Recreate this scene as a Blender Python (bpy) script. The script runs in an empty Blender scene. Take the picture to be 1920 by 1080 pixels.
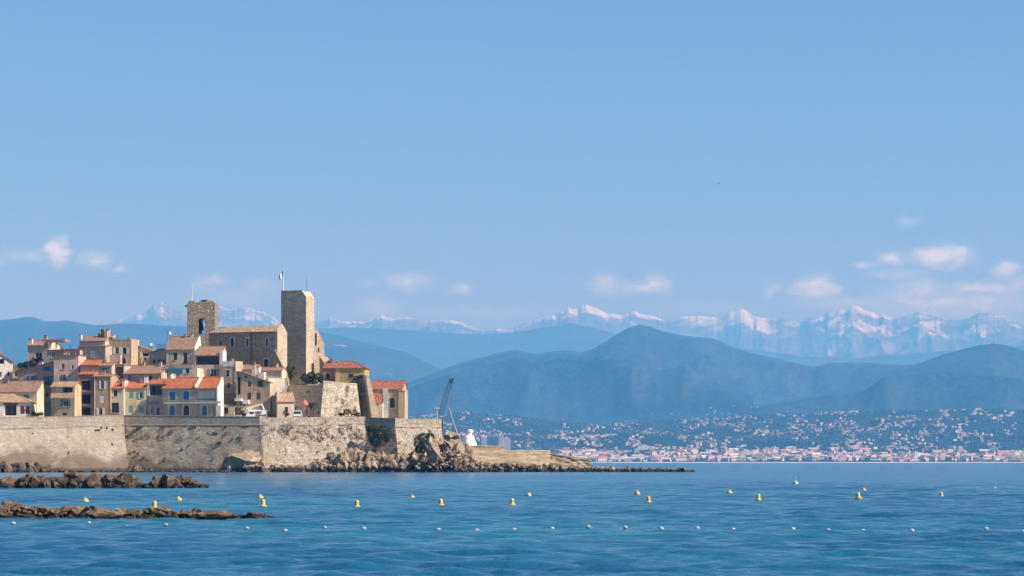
import bpy, bmesh, math, random
import numpy as np
from mathutils import Vector, Matrix

SC = bpy.context.scene
COL = SC.collection
R = math.radians
random.seed(7)

# ------------------------------------------------------------------ camera, sky, sun, exposure
CAMH, FPX, HZ = 2.66, 5000.0, 866.0          # eye height (m), focal length and horizon row on a 1920x1080 frame
cam = bpy.data.cameras.new('camera')
cam.sensor_width = 36.0
cam.lens = 36.0 * FPX / 1920.0
cam.shift_y = (HZ - 540.0) / 1920.0
cam.clip_start, cam.clip_end = 1.0, 300000.0
cam.dof.use_dof = True
cam.dof.focus_distance = 720.0
cam.dof.aperture_fstop = 2.8
camo = bpy.data.objects.new('camera', cam)
COL.objects.link(camo)
camo.location = (0, 0, CAMH)
camo.rotation_euler = (R(90), 0, 0)
SC.camera = camo

SUN_AZ, SUN_EL = R(110), R(38)               # azimuth clockwise from +Y
SUNV = Vector((math.sin(SUN_AZ) * math.cos(SUN_EL), math.cos(SUN_AZ) * math.cos(SUN_EL), math.sin(SUN_EL)))
sl = bpy.data.lights.new('sun', 'SUN')
sl.energy = 5.0
sl.angle = R(0.53)
sl.color = (1.0, 0.965, 0.90)
so = bpy.data.objects.new('sun', sl)
COL.objects.link(so)
so.rotation_euler = (-SUNV).to_track_quat('-Z', 'Y').to_euler()
so.location = (300, -100, 400)

SC.view_settings.view_transform = 'Standard'
SC.view_settings.look = 'None'
SC.view_settings.exposure = 0.75
SC.view_settings.gamma = 1.0
SC.view_settings.use_curve_mapping = False
SC.render.engine = 'CYCLES'
cy = SC.cycles
cy.use_denoising = True
cy.max_bounces = 6
cy.diffuse_bounces = 3
cy.glossy_bounces = 3
cy.transmission_bounces = 4
cy.volume_bounces = 3
cy.transparent_max_bounces = 8
cy.use_adaptive_sampling = True
cy.adaptive_threshold = 0.01

W = bpy.data.worlds.new('World')
SC.world = W
W.use_nodes = True


class NT:
    """small node helper"""
    def __init__(self, tree):
        self.t = tree

    def n(self, typ, props=None, **ins):
        nd = self.t.nodes.new(typ)
        for k, v in (props or {}).items():
            setattr(nd, k, v)
        for k, v in ins.items():
            key = int(k[1:]) if k[0] == 'i' and k[1:].isdigit() else k.replace('_', ' ')
            self.set(nd.inputs[key], v)
        return nd

    def set(self, sock, v):
        if isinstance(v, bpy.types.NodeSocket):
            self.t.links.new(v, sock)
        elif isinstance(v, bpy.types.Node):
            self.t.links.new(v.outputs[0], sock)
        else:
            if isinstance(v, (tuple, list)) and sock.type == 'RGBA' and len(v) == 3:
                v = (*v, 1)
            sock.default_value = v

    def math(self, op, a, b=0.0, c=None, clamp=False):
        nd = self.n('ShaderNodeMath', dict(operation=op, use_clamp=clamp), i0=a, i1=b)
        if c is not None:
            self.set(nd.inputs[2], c)
        return nd.outputs[0]

    def vmath(self, op, a, b=(0, 0, 0)):
        nd = self.n('ShaderNodeVectorMath', dict(operation=op), i0=a, i1=b)
        return nd.outputs['Value'] if op in ('LENGTH', 'DOT_PRODUCT', 'DISTANCE') else nd.outputs[0]

    def mapr(self, v, a, b, c=0.0, d=1.0, smooth=False):
        nd = self.n('ShaderNodeMapRange', dict(interpolation_type='SMOOTHSTEP' if smooth else 'LINEAR'), Value=v)
        for i, x in zip((1, 2, 3, 4), (a, b, c, d)):
            nd.inputs[i].default_value = x
        return nd.outputs[0]

    def mix(self, f, a, b, mode='MIX'):
        nd = self.n('ShaderNodeMix', dict(data_type='RGBA', blend_type=mode))
        self.set(nd.inputs[0], f)
        self.set(nd.inputs[6], a)
        self.set(nd.inputs[7], b)
        return nd.outputs[2]

    def noise(self, vec, scale, detail=4, rough=0.55, dist=0.0):
        nd = self.n('ShaderNodeTexNoise', None, Vector=vec, Scale=scale, Detail=detail, Roughness=rough, Distortion=dist)
        return nd.outputs[0]

    def sep(self, v):
        return self.n('ShaderNodeSeparateXYZ', None, i0=v).outputs

    def comb(self, x, y, z):
        return self.n('ShaderNodeCombineXYZ', None, i0=x, i1=y, i2=z).outputs[0]


def build_sky():
    g = NT(W.node_tree)
    bg = W.node_tree.nodes['Background']
    sky = g.n('ShaderNodeTexSky')
    sky.sky_type = 'NISHITA'
    sky.sun_disc = False
    sky.sun_elevation = SUN_EL
    sky.sun_rotation = SUN_AZ
    sky.altitude = 0
    sky.air_density = 1.0
    sky.dust_density = 0.0
    sky.ozone_density = 7.0
    tc = g.n('ShaderNodeTexCoord')
    d = tc.outputs['Generated']
    x, y, z = g.sep(d)
    az = g.math('ARCTAN2', x, y)
    el = g.math('ARCSINE', z)
    ae = g.comb(az, el, 0.0)
    # lumpy edges: push the lookup about with noise
    nz = g.n('ShaderNodeTexNoise', None, Vector=g.vmath('MULTIPLY', ae, (1, 1.5, 1)), Scale=70.0, Detail=8.0, Roughness=0.66)
    warp = g.vmath('MULTIPLY', g.vmath('SUBTRACT', nz.outputs['Color'], (0.5, 0.5, 0.5)), (0.022, 0.010, 0.0))
    aw = g.vmath('ADD', ae, warp)
    # cloud banks: (column, row, half width, half height, weight) of a 1920x1080 view of the horizon
    banks = [(52, 482, 48, 14, .38), (113, 478, 26, 26, .85), (178, 490, 27, 16, .5), (222, 505, 22, 9, .42),
             (390, 532, 32, 17, .45), (490, 540, 34, 20, .34), (-4, 492, 12, 14, .4),
             (690, 533, 30, 10, .25), (768, 530, 46, 22, .5), (862, 543, 26, 13, .4),
             (710, 580, 55, 20, .34), (1140, 532, 40, 20, .5), (1205, 540, 48, 18, .5), (1232, 534, 22, 24, .62),
             (1450, 543, 30, 15, .36), (1528, 540, 38, 25, .72), (1700, 418, 28, 13, .3),
             (1672, 488, 30, 16, .55), (1765, 484, 62, 24, .75), (1625, 498, 28, 12, .36), (1890, 508, 34, 18, .6),
             (1730, 548, 66, 22, .5), (1838, 542, 48, 14, .62), (1790, 572, 190, 34, .5), (1600, 570, 120, 18, .34), (1880, 545, 60, 24, .5), (1690, 520, 70, 14, .3), (440, 560, 90, 18, .25), (900, 585, 160, 14, .22), (1330, 580, 120, 12, .22)]
    tot = None
    for cx, cyy, rx, ry, wt in banks:
        ca = math.atan2((cx - 960) / FPX, 1.0)
        ce = math.atan((HZ - cyy) / FPX)
        v = g.vmath('MULTIPLY', g.vmath('SUBTRACT', aw, (ca, ce, 0)), (FPX / (rx * 1.35), FPX / (ry * 1.35), 0))
        m = g.math('MULTIPLY', g.math('SUBTRACT', 1.0, g.vmath('LENGTH', v), clamp=True), wt)
        tot = m if tot is None else g.math('MAXIMUM', tot, m)
    # the same sort of clouds all round the horizon beyond the stretch in view
    far = g.noise(g.vmath('MULTIPLY', aw, (1, 2.4, 1)), 16.0, 4, 0.55)
    band = g.math('MULTIPLY', g.mapr(el, 0.045, 0.065, 0, 1, True), g.mapr(el, 0.075, 0.1, 1, 0, True))
    out = g.mapr(g.math('ABSOLUTE', az), 0.2, 0.26, 0, 1, True)
    gen = g.math('MULTIPLY', g.math('MULTIPLY', g.mapr(far, 0.55, 0.75, 0, .6), band), out)
    tot = g.math('MAXIMUM', tot, gen)
    fine = g.noise(g.vmath('MULTIPLY', ae, (1, 1.8, 1)), 150.0, 8, 0.68, 0.4)
    body = g.math('ADD', tot, g.math('MULTIPLY', g.math('SUBTRACT', fine, 0.5), g.mapr(tot, 0.0, 0.2, 0.0, 0.95)))
    veil = g.math('MULTIPLY', g.mapr(tot, 0.0, 0.4, 0, 1, True), 0.36)
    dens = g.math('MAXIMUM', g.mapr(body, 0.06, 0.72, 0, 0.95, True), veil)
    col = g.mix(dens, sky.outputs[0], (11.6, 16.0, 16.5))
    W.node_tree.links.new(col, bg.inputs[0])
    bg.inputs[1].default_value = 0.0555


build_sky()

# ------------------------------------------------------------------ mesh helpers
def P(px, py, Y):
    """point at depth Y seen at column px, row py of the 1920x1080 photograph"""
    return Vector(((px - 960) * Y / FPX, Y, CAMH + (HZ - py) * Y / FPX))


def tag(o, label=None, cat=None, group=None, kind=None):
    if label: o['label'] = label
    if cat: o['category'] = cat
    if group: o['group'] = group
    if kind: o['kind'] = kind
    return o


def empty(name, loc, rz=0.0, label=None, cat=None, group=None):
    o = bpy.data.objects.new(name, None)
    COL.objects.link(o)
    o.location = loc
    o.rotation_euler = (0, 0, rz)
    o.empty_display_size = 1.0
    return tag(o, label, cat, group)


def link(name, me, parent=None):
    o = bpy.data.objects.new(name, me)
    COL.objects.link(o)
    if parent is not None:
        o.parent = parent
    return o


class MB:
    """collects faces, then becomes one mesh object"""
    def __init__(self):
        self.v, self.f, self.m = [], [], []
        self.cur = 0

    def add(self, vs, fs):
        b = len(self.v)
        self.v += [tuple(p) for p in vs]
        self.f += [tuple(i + b for i in f) for f in fs]
        self.m += [self.cur] * len(fs)
        return self

    def quad(self, a, b, c, d):
        return self.add([a, b, c, d], [(0, 1, 2, 3)])

    def box(self, x0, x1, y0, y1, z0, z1):
        vs = [(x, y, z) for z in (z0, z1) for y in (y0, y1) for x in (x0, x1)]
        return self.add(vs, [(0, 2, 3, 1), (4, 5, 7, 6), (0, 1, 5, 4), (2, 6, 7, 3), (0, 4, 6, 2), (1, 3, 7, 5)])

    def prism(self, pts, axis, a, b):
        """2-D outline (counter-clockwise) swept along axis 'x','y','z' from a to b"""
        n = len(pts)
        def pt(p, t):
            return {'x': (t, p[0], p[1]), 'y': (p[0], t, p[1]), 'z': (p[0], p[1], t)}[axis]
        vs = [pt(p, a) for p in pts] + [pt(p, b) for p in pts]
        fs = [tuple(range(n)), tuple(range(2 * n - 1, n - 1, -1))]
        fs += [(i, n + i, n + (i + 1) % n, (i + 1) % n) for i in range(n)]
        return self.add(vs, fs)

    def tube(self, p0, p1, r0, r1=None, n=8, cap=True):
        p0, p1 = Vector(p0), Vector(p1)
        r1 = r0 if r1 is None else r1
        d = (p1 - p0).normalized()
        u = d.orthogonal().normalized()
        w = d.cross(u)
        vs = []
        for p, r in ((p0, r0), (p1, r1)):
            for i in range(n):
                a = 2 * math.pi * i / n
                vs.append(p + u * math.cos(a) * r + w * math.sin(a) * r)
        fs = [(i, (i + 1) % n, n + (i + 1) % n, n + i) for i in range(n)]
        if cap:
            fs += [tuple(range(n - 1, -1, -1)), tuple(range(n, 2 * n))]
        return self.add(vs, fs)

    def lathe(self, prof, n=16, c=(0, 0, 0), sx=1.0, sy=1.0):
        vs, fs = [], []
        for r, z in prof:
            for i in range(n):
                a = 2 * math.pi * i / n
                vs.append((c[0] + r * sx * math.cos(a), c[1] + r * sy * math.sin(a), c[2] + z))
        for j in range(len(prof) - 1):
            for i in range(n):
                k = (i + 1) % n
                fs.append((j * n + i, j * n + k, (j + 1) * n + k, (j + 1) * n + i))
        fs.append(tuple(range(n - 1, -1, -1)))
        fs.append(tuple(range((len(prof) - 1) * n, len(prof) * n)))
        return self.add(vs, fs)

    def mesh(self, name, mats, smooth=False, fix=True):
        me = bpy.data.meshes.new(name)
        me.from_pydata(self.v, [], self.f)
        mats = mats if isinstance(mats, (list, tuple)) else [mats]
        for m in mats:
            me.materials.append(m)
        if len(mats) > 1:
            me.polygons.foreach_set('material_index', self.m)
        if smooth:
            me.polygons.foreach_set('use_smooth', [True] * len(me.polygons))
        if fix:
            bm = bmesh.new()
            bm.from_mesh(me)
            bmesh.ops.recalc_face_normals(bm, faces=bm.faces)
            bm.to_mesh(me)
            bm.free()
        me.update()
        return me

    def build(self, name, mats, parent=None, smooth=False, fix=True):
        return link(name, self.mesh(name, mats, smooth, fix), parent)


def grid_mesh(name, X, Y, Z, mat, smooth=True):
    """structured grid from 2-D arrays"""
    h, w = X.shape
    co = np.stack([X, Y, Z], -1).reshape(-1, 3).astype(np.float32)
    idx = np.arange(h * w).reshape(h, w)
    q = np.stack([idx[:-1, :-1], idx[:-1, 1:], idx[1:, 1:], idx[1:, :-1]], -1).reshape(-1, 4)
    me = bpy.data.meshes.new(name)
    me.vertices.add(len(co))
    me.vertices.foreach_set('co', co.ravel())
    me.loops.add(q.size)
    me.loops.foreach_set('vertex_index', q.ravel().astype(np.int32))
    me.polygons.add(len(q))
    me.polygons.foreach_set('loop_start', np.arange(0, q.size, 4, dtype=np.int32))
    me.polygons.foreach_set('loop_total', np.full(len(q), 4, dtype=np.int32))
    me.polygons.foreach_set('use_smooth', np.full(len(q), smooth))
    me.materials.append(mat)
    me.update(calc_edges=True)
    me.validate()
    return me


def vnoise(x, y, seed=0):
    xi, yi = np.floor(x).astype(np.int64), np.floor(y).astype(np.int64)
    xf, yf = x - xi, y - yi
    def h(a, b):
        n = (a * 374761393 + b * 668265263 + seed * 974634777) & 0xFFFFFFFF
        n = ((n ^ (n >> 13)) * 1274126177) & 0xFFFFFFFF
        return ((n ^ (n >> 16)) & 0xFFFF) / 65535.0
    u, v = xf * xf * (3 - 2 * xf), yf * yf * (3 - 2 * yf)
    return (h(xi, yi) * (1 - u) + h(xi + 1, yi) * u) * (1 - v) + (h(xi, yi + 1) * (1 - u) + h(xi + 1, yi + 1) * u) * v


def fbm(x, y, octv=5, seed=0, gain=0.5, ridged=False):
    s, a, t = 0, 1.0, 0.0
    for o in range(octv):
        n = vnoise(x, y, seed + o * 17)
        if ridged:
            n = 1 - np.abs(2 * n - 1)
            n = n * n
        s = s + a * n
        t += a
        a *= gain
        x, y = x * 2.03 + 3.1, y * 2.03 + 7.7
    return s / t


# ------------------------------------------------------------------ materials
MATS = {}


def newmat(name):
    m = bpy.data.materials.new(name)
    m.use_nodes = True
    g = NT(m.node_tree)
    b = m.node_tree.nodes['Principled BSDF']
    MATS[name] = m
    return m, g, b


def flat(name, col, rough=0.7, metal=0.0, var=0.12, scale=3.0):
    if name in MATS: return MATS[name]
    m, g, b = newmat(name)
    o = g.n('ShaderNodeTexCoord').outputs['Object']
    f = g.noise(o, scale, 3)
    lo = tuple(c * (1 - var) for c in col)
    hi = tuple(min(1, c * (1 + var)) for c in col)
    g.set(b.inputs['Base Color'], g.mix(g.mapr(f, .3, .7), lo, hi))
    b.inputs['Roughness'].default_value = rough
    b.inputs['Metallic'].default_value = metal
    return m


def stucco(name, col, stain=0.5, dirt=(0.16, 0.13, 0.10)):
    """lime render: cloudy tone, rain streaks, worn patches"""
    if name in MATS: return MATS[name]
    m, g, b = newmat(name)
    o = g.n('ShaderNodeTexCoord').outputs['Object']
    wp = g.n('ShaderNodeNewGeometry').outputs['Position']
    big = g.noise(wp, 0.35, 5, 0.6)
    c = g.mix(g.mapr(big, .3, .7), tuple(x * .70 for x in col), tuple(min(1, x * 1.15) for x in col))
    streak = g.noise(g.vmath('MULTIPLY', wp, (1.6, 1.6, 0.16)), 1.0, 4, 0.6)
    c = g.mix(g.math('MULTIPLY', g.mapr(streak, .48, .68, 0, 1, True), stain * 0.9), c, dirt)
    patch = g.noise(wp, 0.9, 6, 0.65, 0.4)
    c = g.mix(g.math('MULTIPLY', g.mapr(patch, .54, .66, 0, 1, True), stain * 0.85), c, tuple(x * .62 + .03 for x in col))
    fine = g.noise(wp, 7.0, 4, 0.6)
    c = g.mix(g.mapr(fine, .3, .7, 0.0, 0.22), c, tuple(x * .7 for x in col))
    g.set(b.inputs['Base Color'], c)
    b.inputs['Roughness'].default_value = 0.95
    b.inputs['Specular IOR Level'].default_value = 0.15
    bp = g.n('ShaderNodeBump', None, Strength=0.5, Distance=0.06, Height=fine)
    g.set(b.inputs['Normal'], bp)
    return m


def masonry(name, col, bw=0.75, bh=0.38, dirt=0.5, dark=(0.10, 0.085, 0.065), low=None, contrast=0.28, bump=0.12):
    """coursed stone: blocks of uneven tone, open joints, weathering; low=(z, z) gives a damp stained foot"""
    if name in MATS: return MATS[name]
    m, g, b = newmat(name)
    wp = g.n('ShaderNodeNewGeometry').outputs['Position']
    x, y, z = g.sep(wp)
    wob = g.noise(wp, 0.7, 3)
    u = g.math('ADD', g.math('ADD', x, g.math('MULTIPLY', y, 0.83)), g.math('MULTIPLY', wob, 0.5))
    zz = g.math('ADD', z, g.math('MULTIPLY', wob, 0.35))
    br = g.n('ShaderNodeTexBrick', dict(offset=0.5, squash=1.0), Vector=g.comb(u, zz, 0.0), Scale=1.0)
    br.inputs['Color1'].default_value = (*[c * (1 - contrast) for c in col], 1)
    br.inputs['Color2'].default_value = (*[min(1, c * (1 + contrast * .7)) for c in col], 1)
    br.inputs['Mortar'].default_value = (*[c * .55 for c in col], 1)
    br.inputs['Mortar Size'].default_value = 0.035
    br.inputs['Mortar Smooth'].default_value = 0.3
    br.inputs['Bias'].default_value = 0.1
    br.inputs['Brick Width'].default_value = bw
    br.inputs['Row Height'].default_value = bh
    cell = g.noise(wp, 1.7, 5, 0.7)
    c = g.mix(g.mapr(cell, .35, .7, 0, .75), br.outputs[0], tuple(q * .72 for q in col))
    big = g.noise(wp, 0.16, 5, 0.6)
    c = g.mix(g.mapr(big, .42, .7, 0, .6, True), c, tuple(q * e for q, e in zip(col, (.66, .60, .52))))
    holes = g.noise(wp, 2.3, 3, 0.5)
    c = g.mix(g.math('MULTIPLY', g.mapr(holes, .63, .70, 0, 1, True), dirt), c, dark)
    st = g.noise(g.vmath('MULTIPLY', wp, (.9, .9, .1)), 1.0, 5, .6)
    c = g.mix(g.math('MULTIPLY', g.mapr(st, .54, .75, 0, 1, True), dirt * .8), c, dark)
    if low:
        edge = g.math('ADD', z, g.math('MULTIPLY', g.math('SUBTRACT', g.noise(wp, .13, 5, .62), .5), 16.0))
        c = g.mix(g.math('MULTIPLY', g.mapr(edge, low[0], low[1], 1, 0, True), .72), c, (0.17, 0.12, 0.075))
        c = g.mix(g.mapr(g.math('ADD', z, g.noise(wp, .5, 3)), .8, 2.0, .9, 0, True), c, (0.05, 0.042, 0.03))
    g.set(b.inputs['Base Color'], c)
    b.inputs['Roughness'].default_value = 0.95
    b.inputs['Specular IOR Level'].default_value = 0.12
    hgt = g.math('ADD', g.math('MULTIPLY', br.outputs['Fac'], -0.8), g.math('MULTIPLY', cell, 1.6))
    bp = g.n('ShaderNodeBump', None, Strength=0.9, Distance=bump, Height=hgt)
    g.set(b.inputs['Normal'], bp)
    return m


def rubble(name, col, scale=1.3, dark=(0.08, 0.07, 0.055)):
    if name in MATS: return MATS[name]
    m, g, b = newmat(name)
    wp = g.n('ShaderNodeNewGeometry').outputs['Position']
    ws = g.vmath('MULTIPLY', wp, (1, 1, 1.5))
    v = g.n('ShaderNodeTexVoronoi', dict(feature='F1'), Vector=ws, Scale=scale)
    e = g.n('ShaderNodeTexVoronoi', dict(feature='DISTANCE_TO_EDGE'), Vector=ws, Scale=scale)
    tone = g.sep(v.outputs['Color'])[0]
    c = g.mix(tone, tuple(q * .66 for q in col), tuple(min(1, q * 1.25) for q in col))
    c = g.mix(g.mapr(e.outputs[0], 0.0, .12, .6, 0, True), c, dark)
    big = g.noise(wp, .5, 5, .6)
    c = g.mix(g.mapr(big, .45, .7, 0, .5, True), c, tuple(q * .6 for q in col))
    g.set(b.inputs['Base Color'], c)
    b.inputs['Roughness'].default_value = 0.95
    b.inputs['Specular IOR Level'].default_value = 0.12
    bp = g.n('ShaderNodeBump', None, Strength=1.0, Distance=0.22, Height=g.mapr(e.outputs[0], 0, .25, 0, 1))
    g.set(b.inputs['Normal'], bp)
    return m


def tiles(name, col, var=0.35, along='x'):
    """canal tiles: ribs down the slope, each tile its own tone, lichen"""
    if name in MATS: return MATS[name]
    m, g, b = newmat(name)
    o = g.n('ShaderNodeTexCoord').outputs['Object']
    x, y, z = g.sep(o)
    u, v = (x, g.math('ADD', y, z)) if along == 'x' else (y, g.math('ADD', x, z))
    br = g.n('ShaderNodeTexBrick', dict(offset=0.0), Vector=g.comb(u, v, 0.0), Scale=1.0)
    br.inputs['Color1'].default_value = (*[c * (1 - var) for c in col], 1)
    br.inputs['Color2'].default_value = (*[min(1, c * (1 + var)) for c in col], 1)
    br.inputs['Mortar'].default_value = (*[c * .55 for c in col], 1)
    br.inputs['Mortar Size'].default_value = 0.03
    br.inputs['Brick Width'].default_value = 0.34
    br.inputs['Row Height'].default_value = 0.55
    n1 = g.noise(o, 0.7, 5, .65)
    c = g.mix(g.mapr(n1, .4, .7, 0, .55), br.outputs[0], (col[0] * .62, col[1] * .72, col[2] * .8))
    n2 = g.noise(o, 3.0, 4, .65)
    c = g.mix(g.mapr(n2, .55, .72, 0, .5), c, (min(1, col[0] * 1.2), min(1, col[1] * 1.5), min(1, col[2] * 1.6)))
    g.set(b.inputs['Base Color'], c)
    b.inputs['Roughness'].default_value = 0.9
    b.inputs['Specular IOR Level'].default_value = 0.15
    rib = g.math('SINE', g.math('MULTIPLY', u, 2 * math.pi / 0.34))
    bp = g.n('ShaderNodeBump', None, Strength=0.6, Distance=0.07, Height=g.math('ADD', rib, n2))
    g.set(b.inputs['Normal'], bp)
    return m


def glass(name='window_glass', col=(0.018, 0.022, 0.028)):
    if name in MATS: return MATS[name]
    m, g, b = newmat(name)
    g.set(b.inputs['Base Color'], col)
    b.inputs['Roughness'].default_value = 0.12
    b.inputs['IOR'].default_value = 1.45
    return m


def leaves(name, dark, light, scale=1.2):
    if name in MATS: return MATS[name]
    m, g, b = newmat(name)
    wp = g.n('ShaderNodeNewGeometry').outputs['Position']
    f = g.noise(wp, scale, 3, .6)
    c = g.mix(g.mapr(f, .35, .65), dark, light)
    b.inputs['Roughness'].default_value = 0.75
    b.inputs['Specular IOR Level'].default_value = 0.2
    g.set(b.inputs['Base Color'], c)
    return m


def rock(name, col, pale, wet=0.9, wetcol=(0.022, 0.018, 0.013), scale=0.55):
    if name in MATS: return MATS[name]
    m, g, b = newmat(name)
    wp = g.n('ShaderNodeNewGeometry').outputs['Position']
    z = g.sep(wp)[2]
    n1 = g.noise(wp, scale, 6, .65, .6)
    n2 = g.noise(wp, scale * 6, 5, .65)
    c = g.mix(g.mapr(n1, .38, .62), tuple(q * .55 for q in col), col)
    c = g.mix(g.mapr(n1, .56, .68, 0, .85, True), c, pale)
    c = g.mix(g.mapr(n2, .48, .66, 0, .8), c, tuple(q * .28 for q in col))
    e = g.math('ADD', z, g.math('MULTIPLY', g.math('SUBTRACT', n1, .5), wet * 1.2))
    c = g.mix(g.mapr(e, wet * .55, wet * 1.25, .95, 0, True), c, wetcol)
    g.set(b.inputs['Base Color'], c)
    g.set(b.inputs['Roughness'], g.mapr(e, wet * .3, wet, .5, .95))
    bp = g.n('ShaderNodeBump', None, Strength=1.0, Distance=0.2 / scale * .55, Height=n2)
    g.set(b.inputs['Normal'], bp)
    return m
# ------------------------------------------------------------------ sea
def sea_material():
    m, g, b = newmat('sea_water')
    wp = g.n('ShaderNodeNewGeometry').outputs['Position']
    # bed: pale sand, seagrass meadows, deeper water
    bed = g.noise(g.vmath('MULTIPLY', wp, (.02, .012, 0)), 1.0, 4, .6, .8)
    c = g.mix(g.mapr(bed, .38, .62, 0, 1, True), (0.006, 0.074, 0.172), (0.015, 0.142, 0.228))
    g.set(b.inputs['Base Color'], c)
    b.inputs['Roughness'].default_value = 0.16
    b.inputs['IOR'].default_value = 1.333
    p1 = g.noise(g.vmath('MULTIPLY', wp, (.35, .8, 0)), 1.0, 3, .55, .3)
    p2 = g.noise(g.vmath('MULTIPLY', wp, (1.6, 2.6, 0)), 1.0, 3, .6)
    p3 = g.noise(g.vmath('MULTIPLY', wp, (3.6, 6.0, 0)), 1.0, 2, .6)
    h = g.math('ADD', g.math('ADD', g.math('MULTIPLY', p1, .5), g.math('MULTIPLY', p2, .14)), g.math('MULTIPLY', p3, .045))
    bp = g.n('ShaderNodeBump', None, Strength=1.0, Distance=0.75, Height=h)
    g.set(b.inputs['Normal'], bp)
    return m


def build_sea():
    rng = np.random.default_rng(5)
    rows = [6.0]
    while rows[-1] < 14500:
        y = rows[-1]
        rows.append(y * (1.03 if y < 46 else 1.0023 if y < 420 else 1.02))
    ys = np.array(rows)
    ts = np.concatenate([np.linspace(-.9, -.24, 25)[:-1], np.linspace(-.24, .24, 420), np.linspace(.24, .9, 25)[1:]])
    T, Yv = np.meshgrid(ts, ys)
    X = T * Yv
    Z = np.zeros_like(X)
    dy = np.maximum(np.where(Yv < 46, Yv * .03, Yv * .0023), 0.05)
    for k in range(80):
        lam = 0.7 * (5.0 / 0.7) ** rng.random()
        th = rng.normal(0.15, 0.42)
        kx, ky = math.sin(th) * 2 * math.pi / lam, math.cos(th) * 2 * math.pi / lam
        ph = rng.random() * 6.283
        amp = 0.0056 * lam ** 0.78
        arg = kx * X + ky * Yv + ph
        grp = vnoise(X / (lam * 4) + k * 13.1, Yv / (lam * 3) + k * 7.7, k) * 1.7
        fade = np.clip((lam / dy - 2.5) / 4.0, 0, 1)
        Z += amp * grp * fade * (np.sin(arg) + .22 * np.sin(2 * arg + .6))
    patch = .55 + .9 * fbm(X / 30.0, Yv / 42.0, 3, 91)
    Z *= patch * np.clip((600 - Yv) / 250, 0, 1) * np.clip((.85 - np.abs(T)) / .2, 0, 1)
    global SEA
    SEA = (ys, ts, Z)
    me = grid_mesh('sea', X, Yv, Z, sea_material())
    return tag(link('sea', me), 'calm blue rippled bay water', kind='structure')


build_sea()


def sea_z(x, y):
    ys, ts, Z = SEA
    return float(Z[int(np.argmin(np.abs(ys - y))), int(np.argmin(np.abs(ts - x / y)))])

# ------------------------------------------------------------------ far land
LAYERS = {}


def landmat(name, dark, light, rockc, rock_amt, scale, snow=None):
    m, g, b = newmat(name)
    geo = g.n('ShaderNodeNewGeometry')
    wp = geo.outputs['Position']
    n1 = g.noise(wp, scale, 6, .6)
    n2 = g.noise(wp, scale * 9, 4, .6)
    c = g.mix(g.mapr(n1, .35, .65), dark, light)
    c = g.mix(g.mapr(n2, .4, .7, 0, .6), c, tuple(q * .5 for q in dark))
    n4 = g.noise(wp, scale * 32, 3, .6)
    c = g.mix(g.mapr(n4, .46, .66, 0, .35), c, tuple(min(1, q * 2.0) for q in light))
    n3 = g.noise(wp, scale * 2.2, 5, .7, .6)
    c = g.mix(g.mapr(n3, .74 - rock_amt, .80 - rock_amt, 0, .8, True), c, rockc)
    if snow:
        x, y, z = g.sep(wp)
        nz = g.sep(geo.outputs['True Normal'])[2]
        big = g.noise(wp, 0.00017, 4, .6)
        line = g.math('ADD', z, g.math('MULTIPLY', g.math('SUBTRACT', g.noise(wp, .0009, 7, .72, .5), .5), 2300.0))
        line = g.math('ADD', line, g.math('MULTIPLY', g.math('SUBTRACT', big, .5), 2000.0))
        s = g.mapr(line, snow[0], snow[1], 0, 1, True)
        s = g.math('MULTIPLY', s, g.mapr(nz, .35, .6, 0.1, 1, True))
        c = g.mix(s, c, (0.48, 0.60, 0.70))
    g.set(b.inputs['Base Color'], c)
    b.inputs['Roughness'].default_value = 1.0
    b.inputs['Specular IOR Level'].default_value = 0.0
    return m


def layer(name, label, sky, Yf, Yr, back, mat, zf=0.0, nx=420, nv=70, amp=100.0, wl=2500.0, rough=1.5, seed=1, pw=1.15,
          octv=6, pxr=(-420, 2340), wob=.35, rwl=26.0):
    pxs = np.linspace(pxr[0], pxr[1], nx)
    sk = np.array(sorted(sky), dtype=float)
    row = np.interp(pxs, sk[:, 0], sk[:, 1])
    row = row + rough * (fbm(pxs / rwl, pxs * 0 + seed, 6, seed, .62) - .5) * 4
    tan = (HZ - row) / FPX
    s = np.concatenate([np.linspace(0, 1, nv), 1 + (back - 1) * np.linspace(0, 1, nv // 3)[1:]])
    Tn, S = np.meshgrid(tan, s)
    PX, _ = np.meshgrid(pxs, s)
    Yv = Yf + (Yr - Yf) * S
    X = (PX - 960) / FPX * Yv
    zr = CAMH + Tn * Yr
    sc = np.clip(S, 0, 1)
    e = pw + wob * (fbm(X / wl, Yv / wl * .4, 3, seed + 5) - .5) * 3
    prof = sc ** np.clip(e, .5, 3)
    Z = zf + (zr - zf) * prof
    rd = fbm(X / wl, Yv / wl, octv, seed + 9, .52, True) - .42
    Z += amp * rd * np.sin(np.pi * np.clip(sc, 0, 1)) ** .7 * np.clip(sc * 4, 0, 1)
    lim = CAMH + Tn * Yv - (1 - sc) * .10 * (zr - zf)
    Z = np.where(S <= 1, np.minimum(Z, lim), Z)
    bk = np.clip(S - 1, 0, None) / max(back - 1, 1e-6)
    Z = np.where(S > 1, (zr - zf) * (1 - .55 * bk) + zf + amp * .6 * rd * np.sin(np.pi * np.clip(bk, 0, 1)) * .6, Z)
    Z[0, :] = zf
    me = grid_mesh(name, X, Yv, Z, mat)
    tag(link(name, me), label, kind='structure')
    LAYERS[name] = (pxs, Yv[:, 0], Z)


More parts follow.
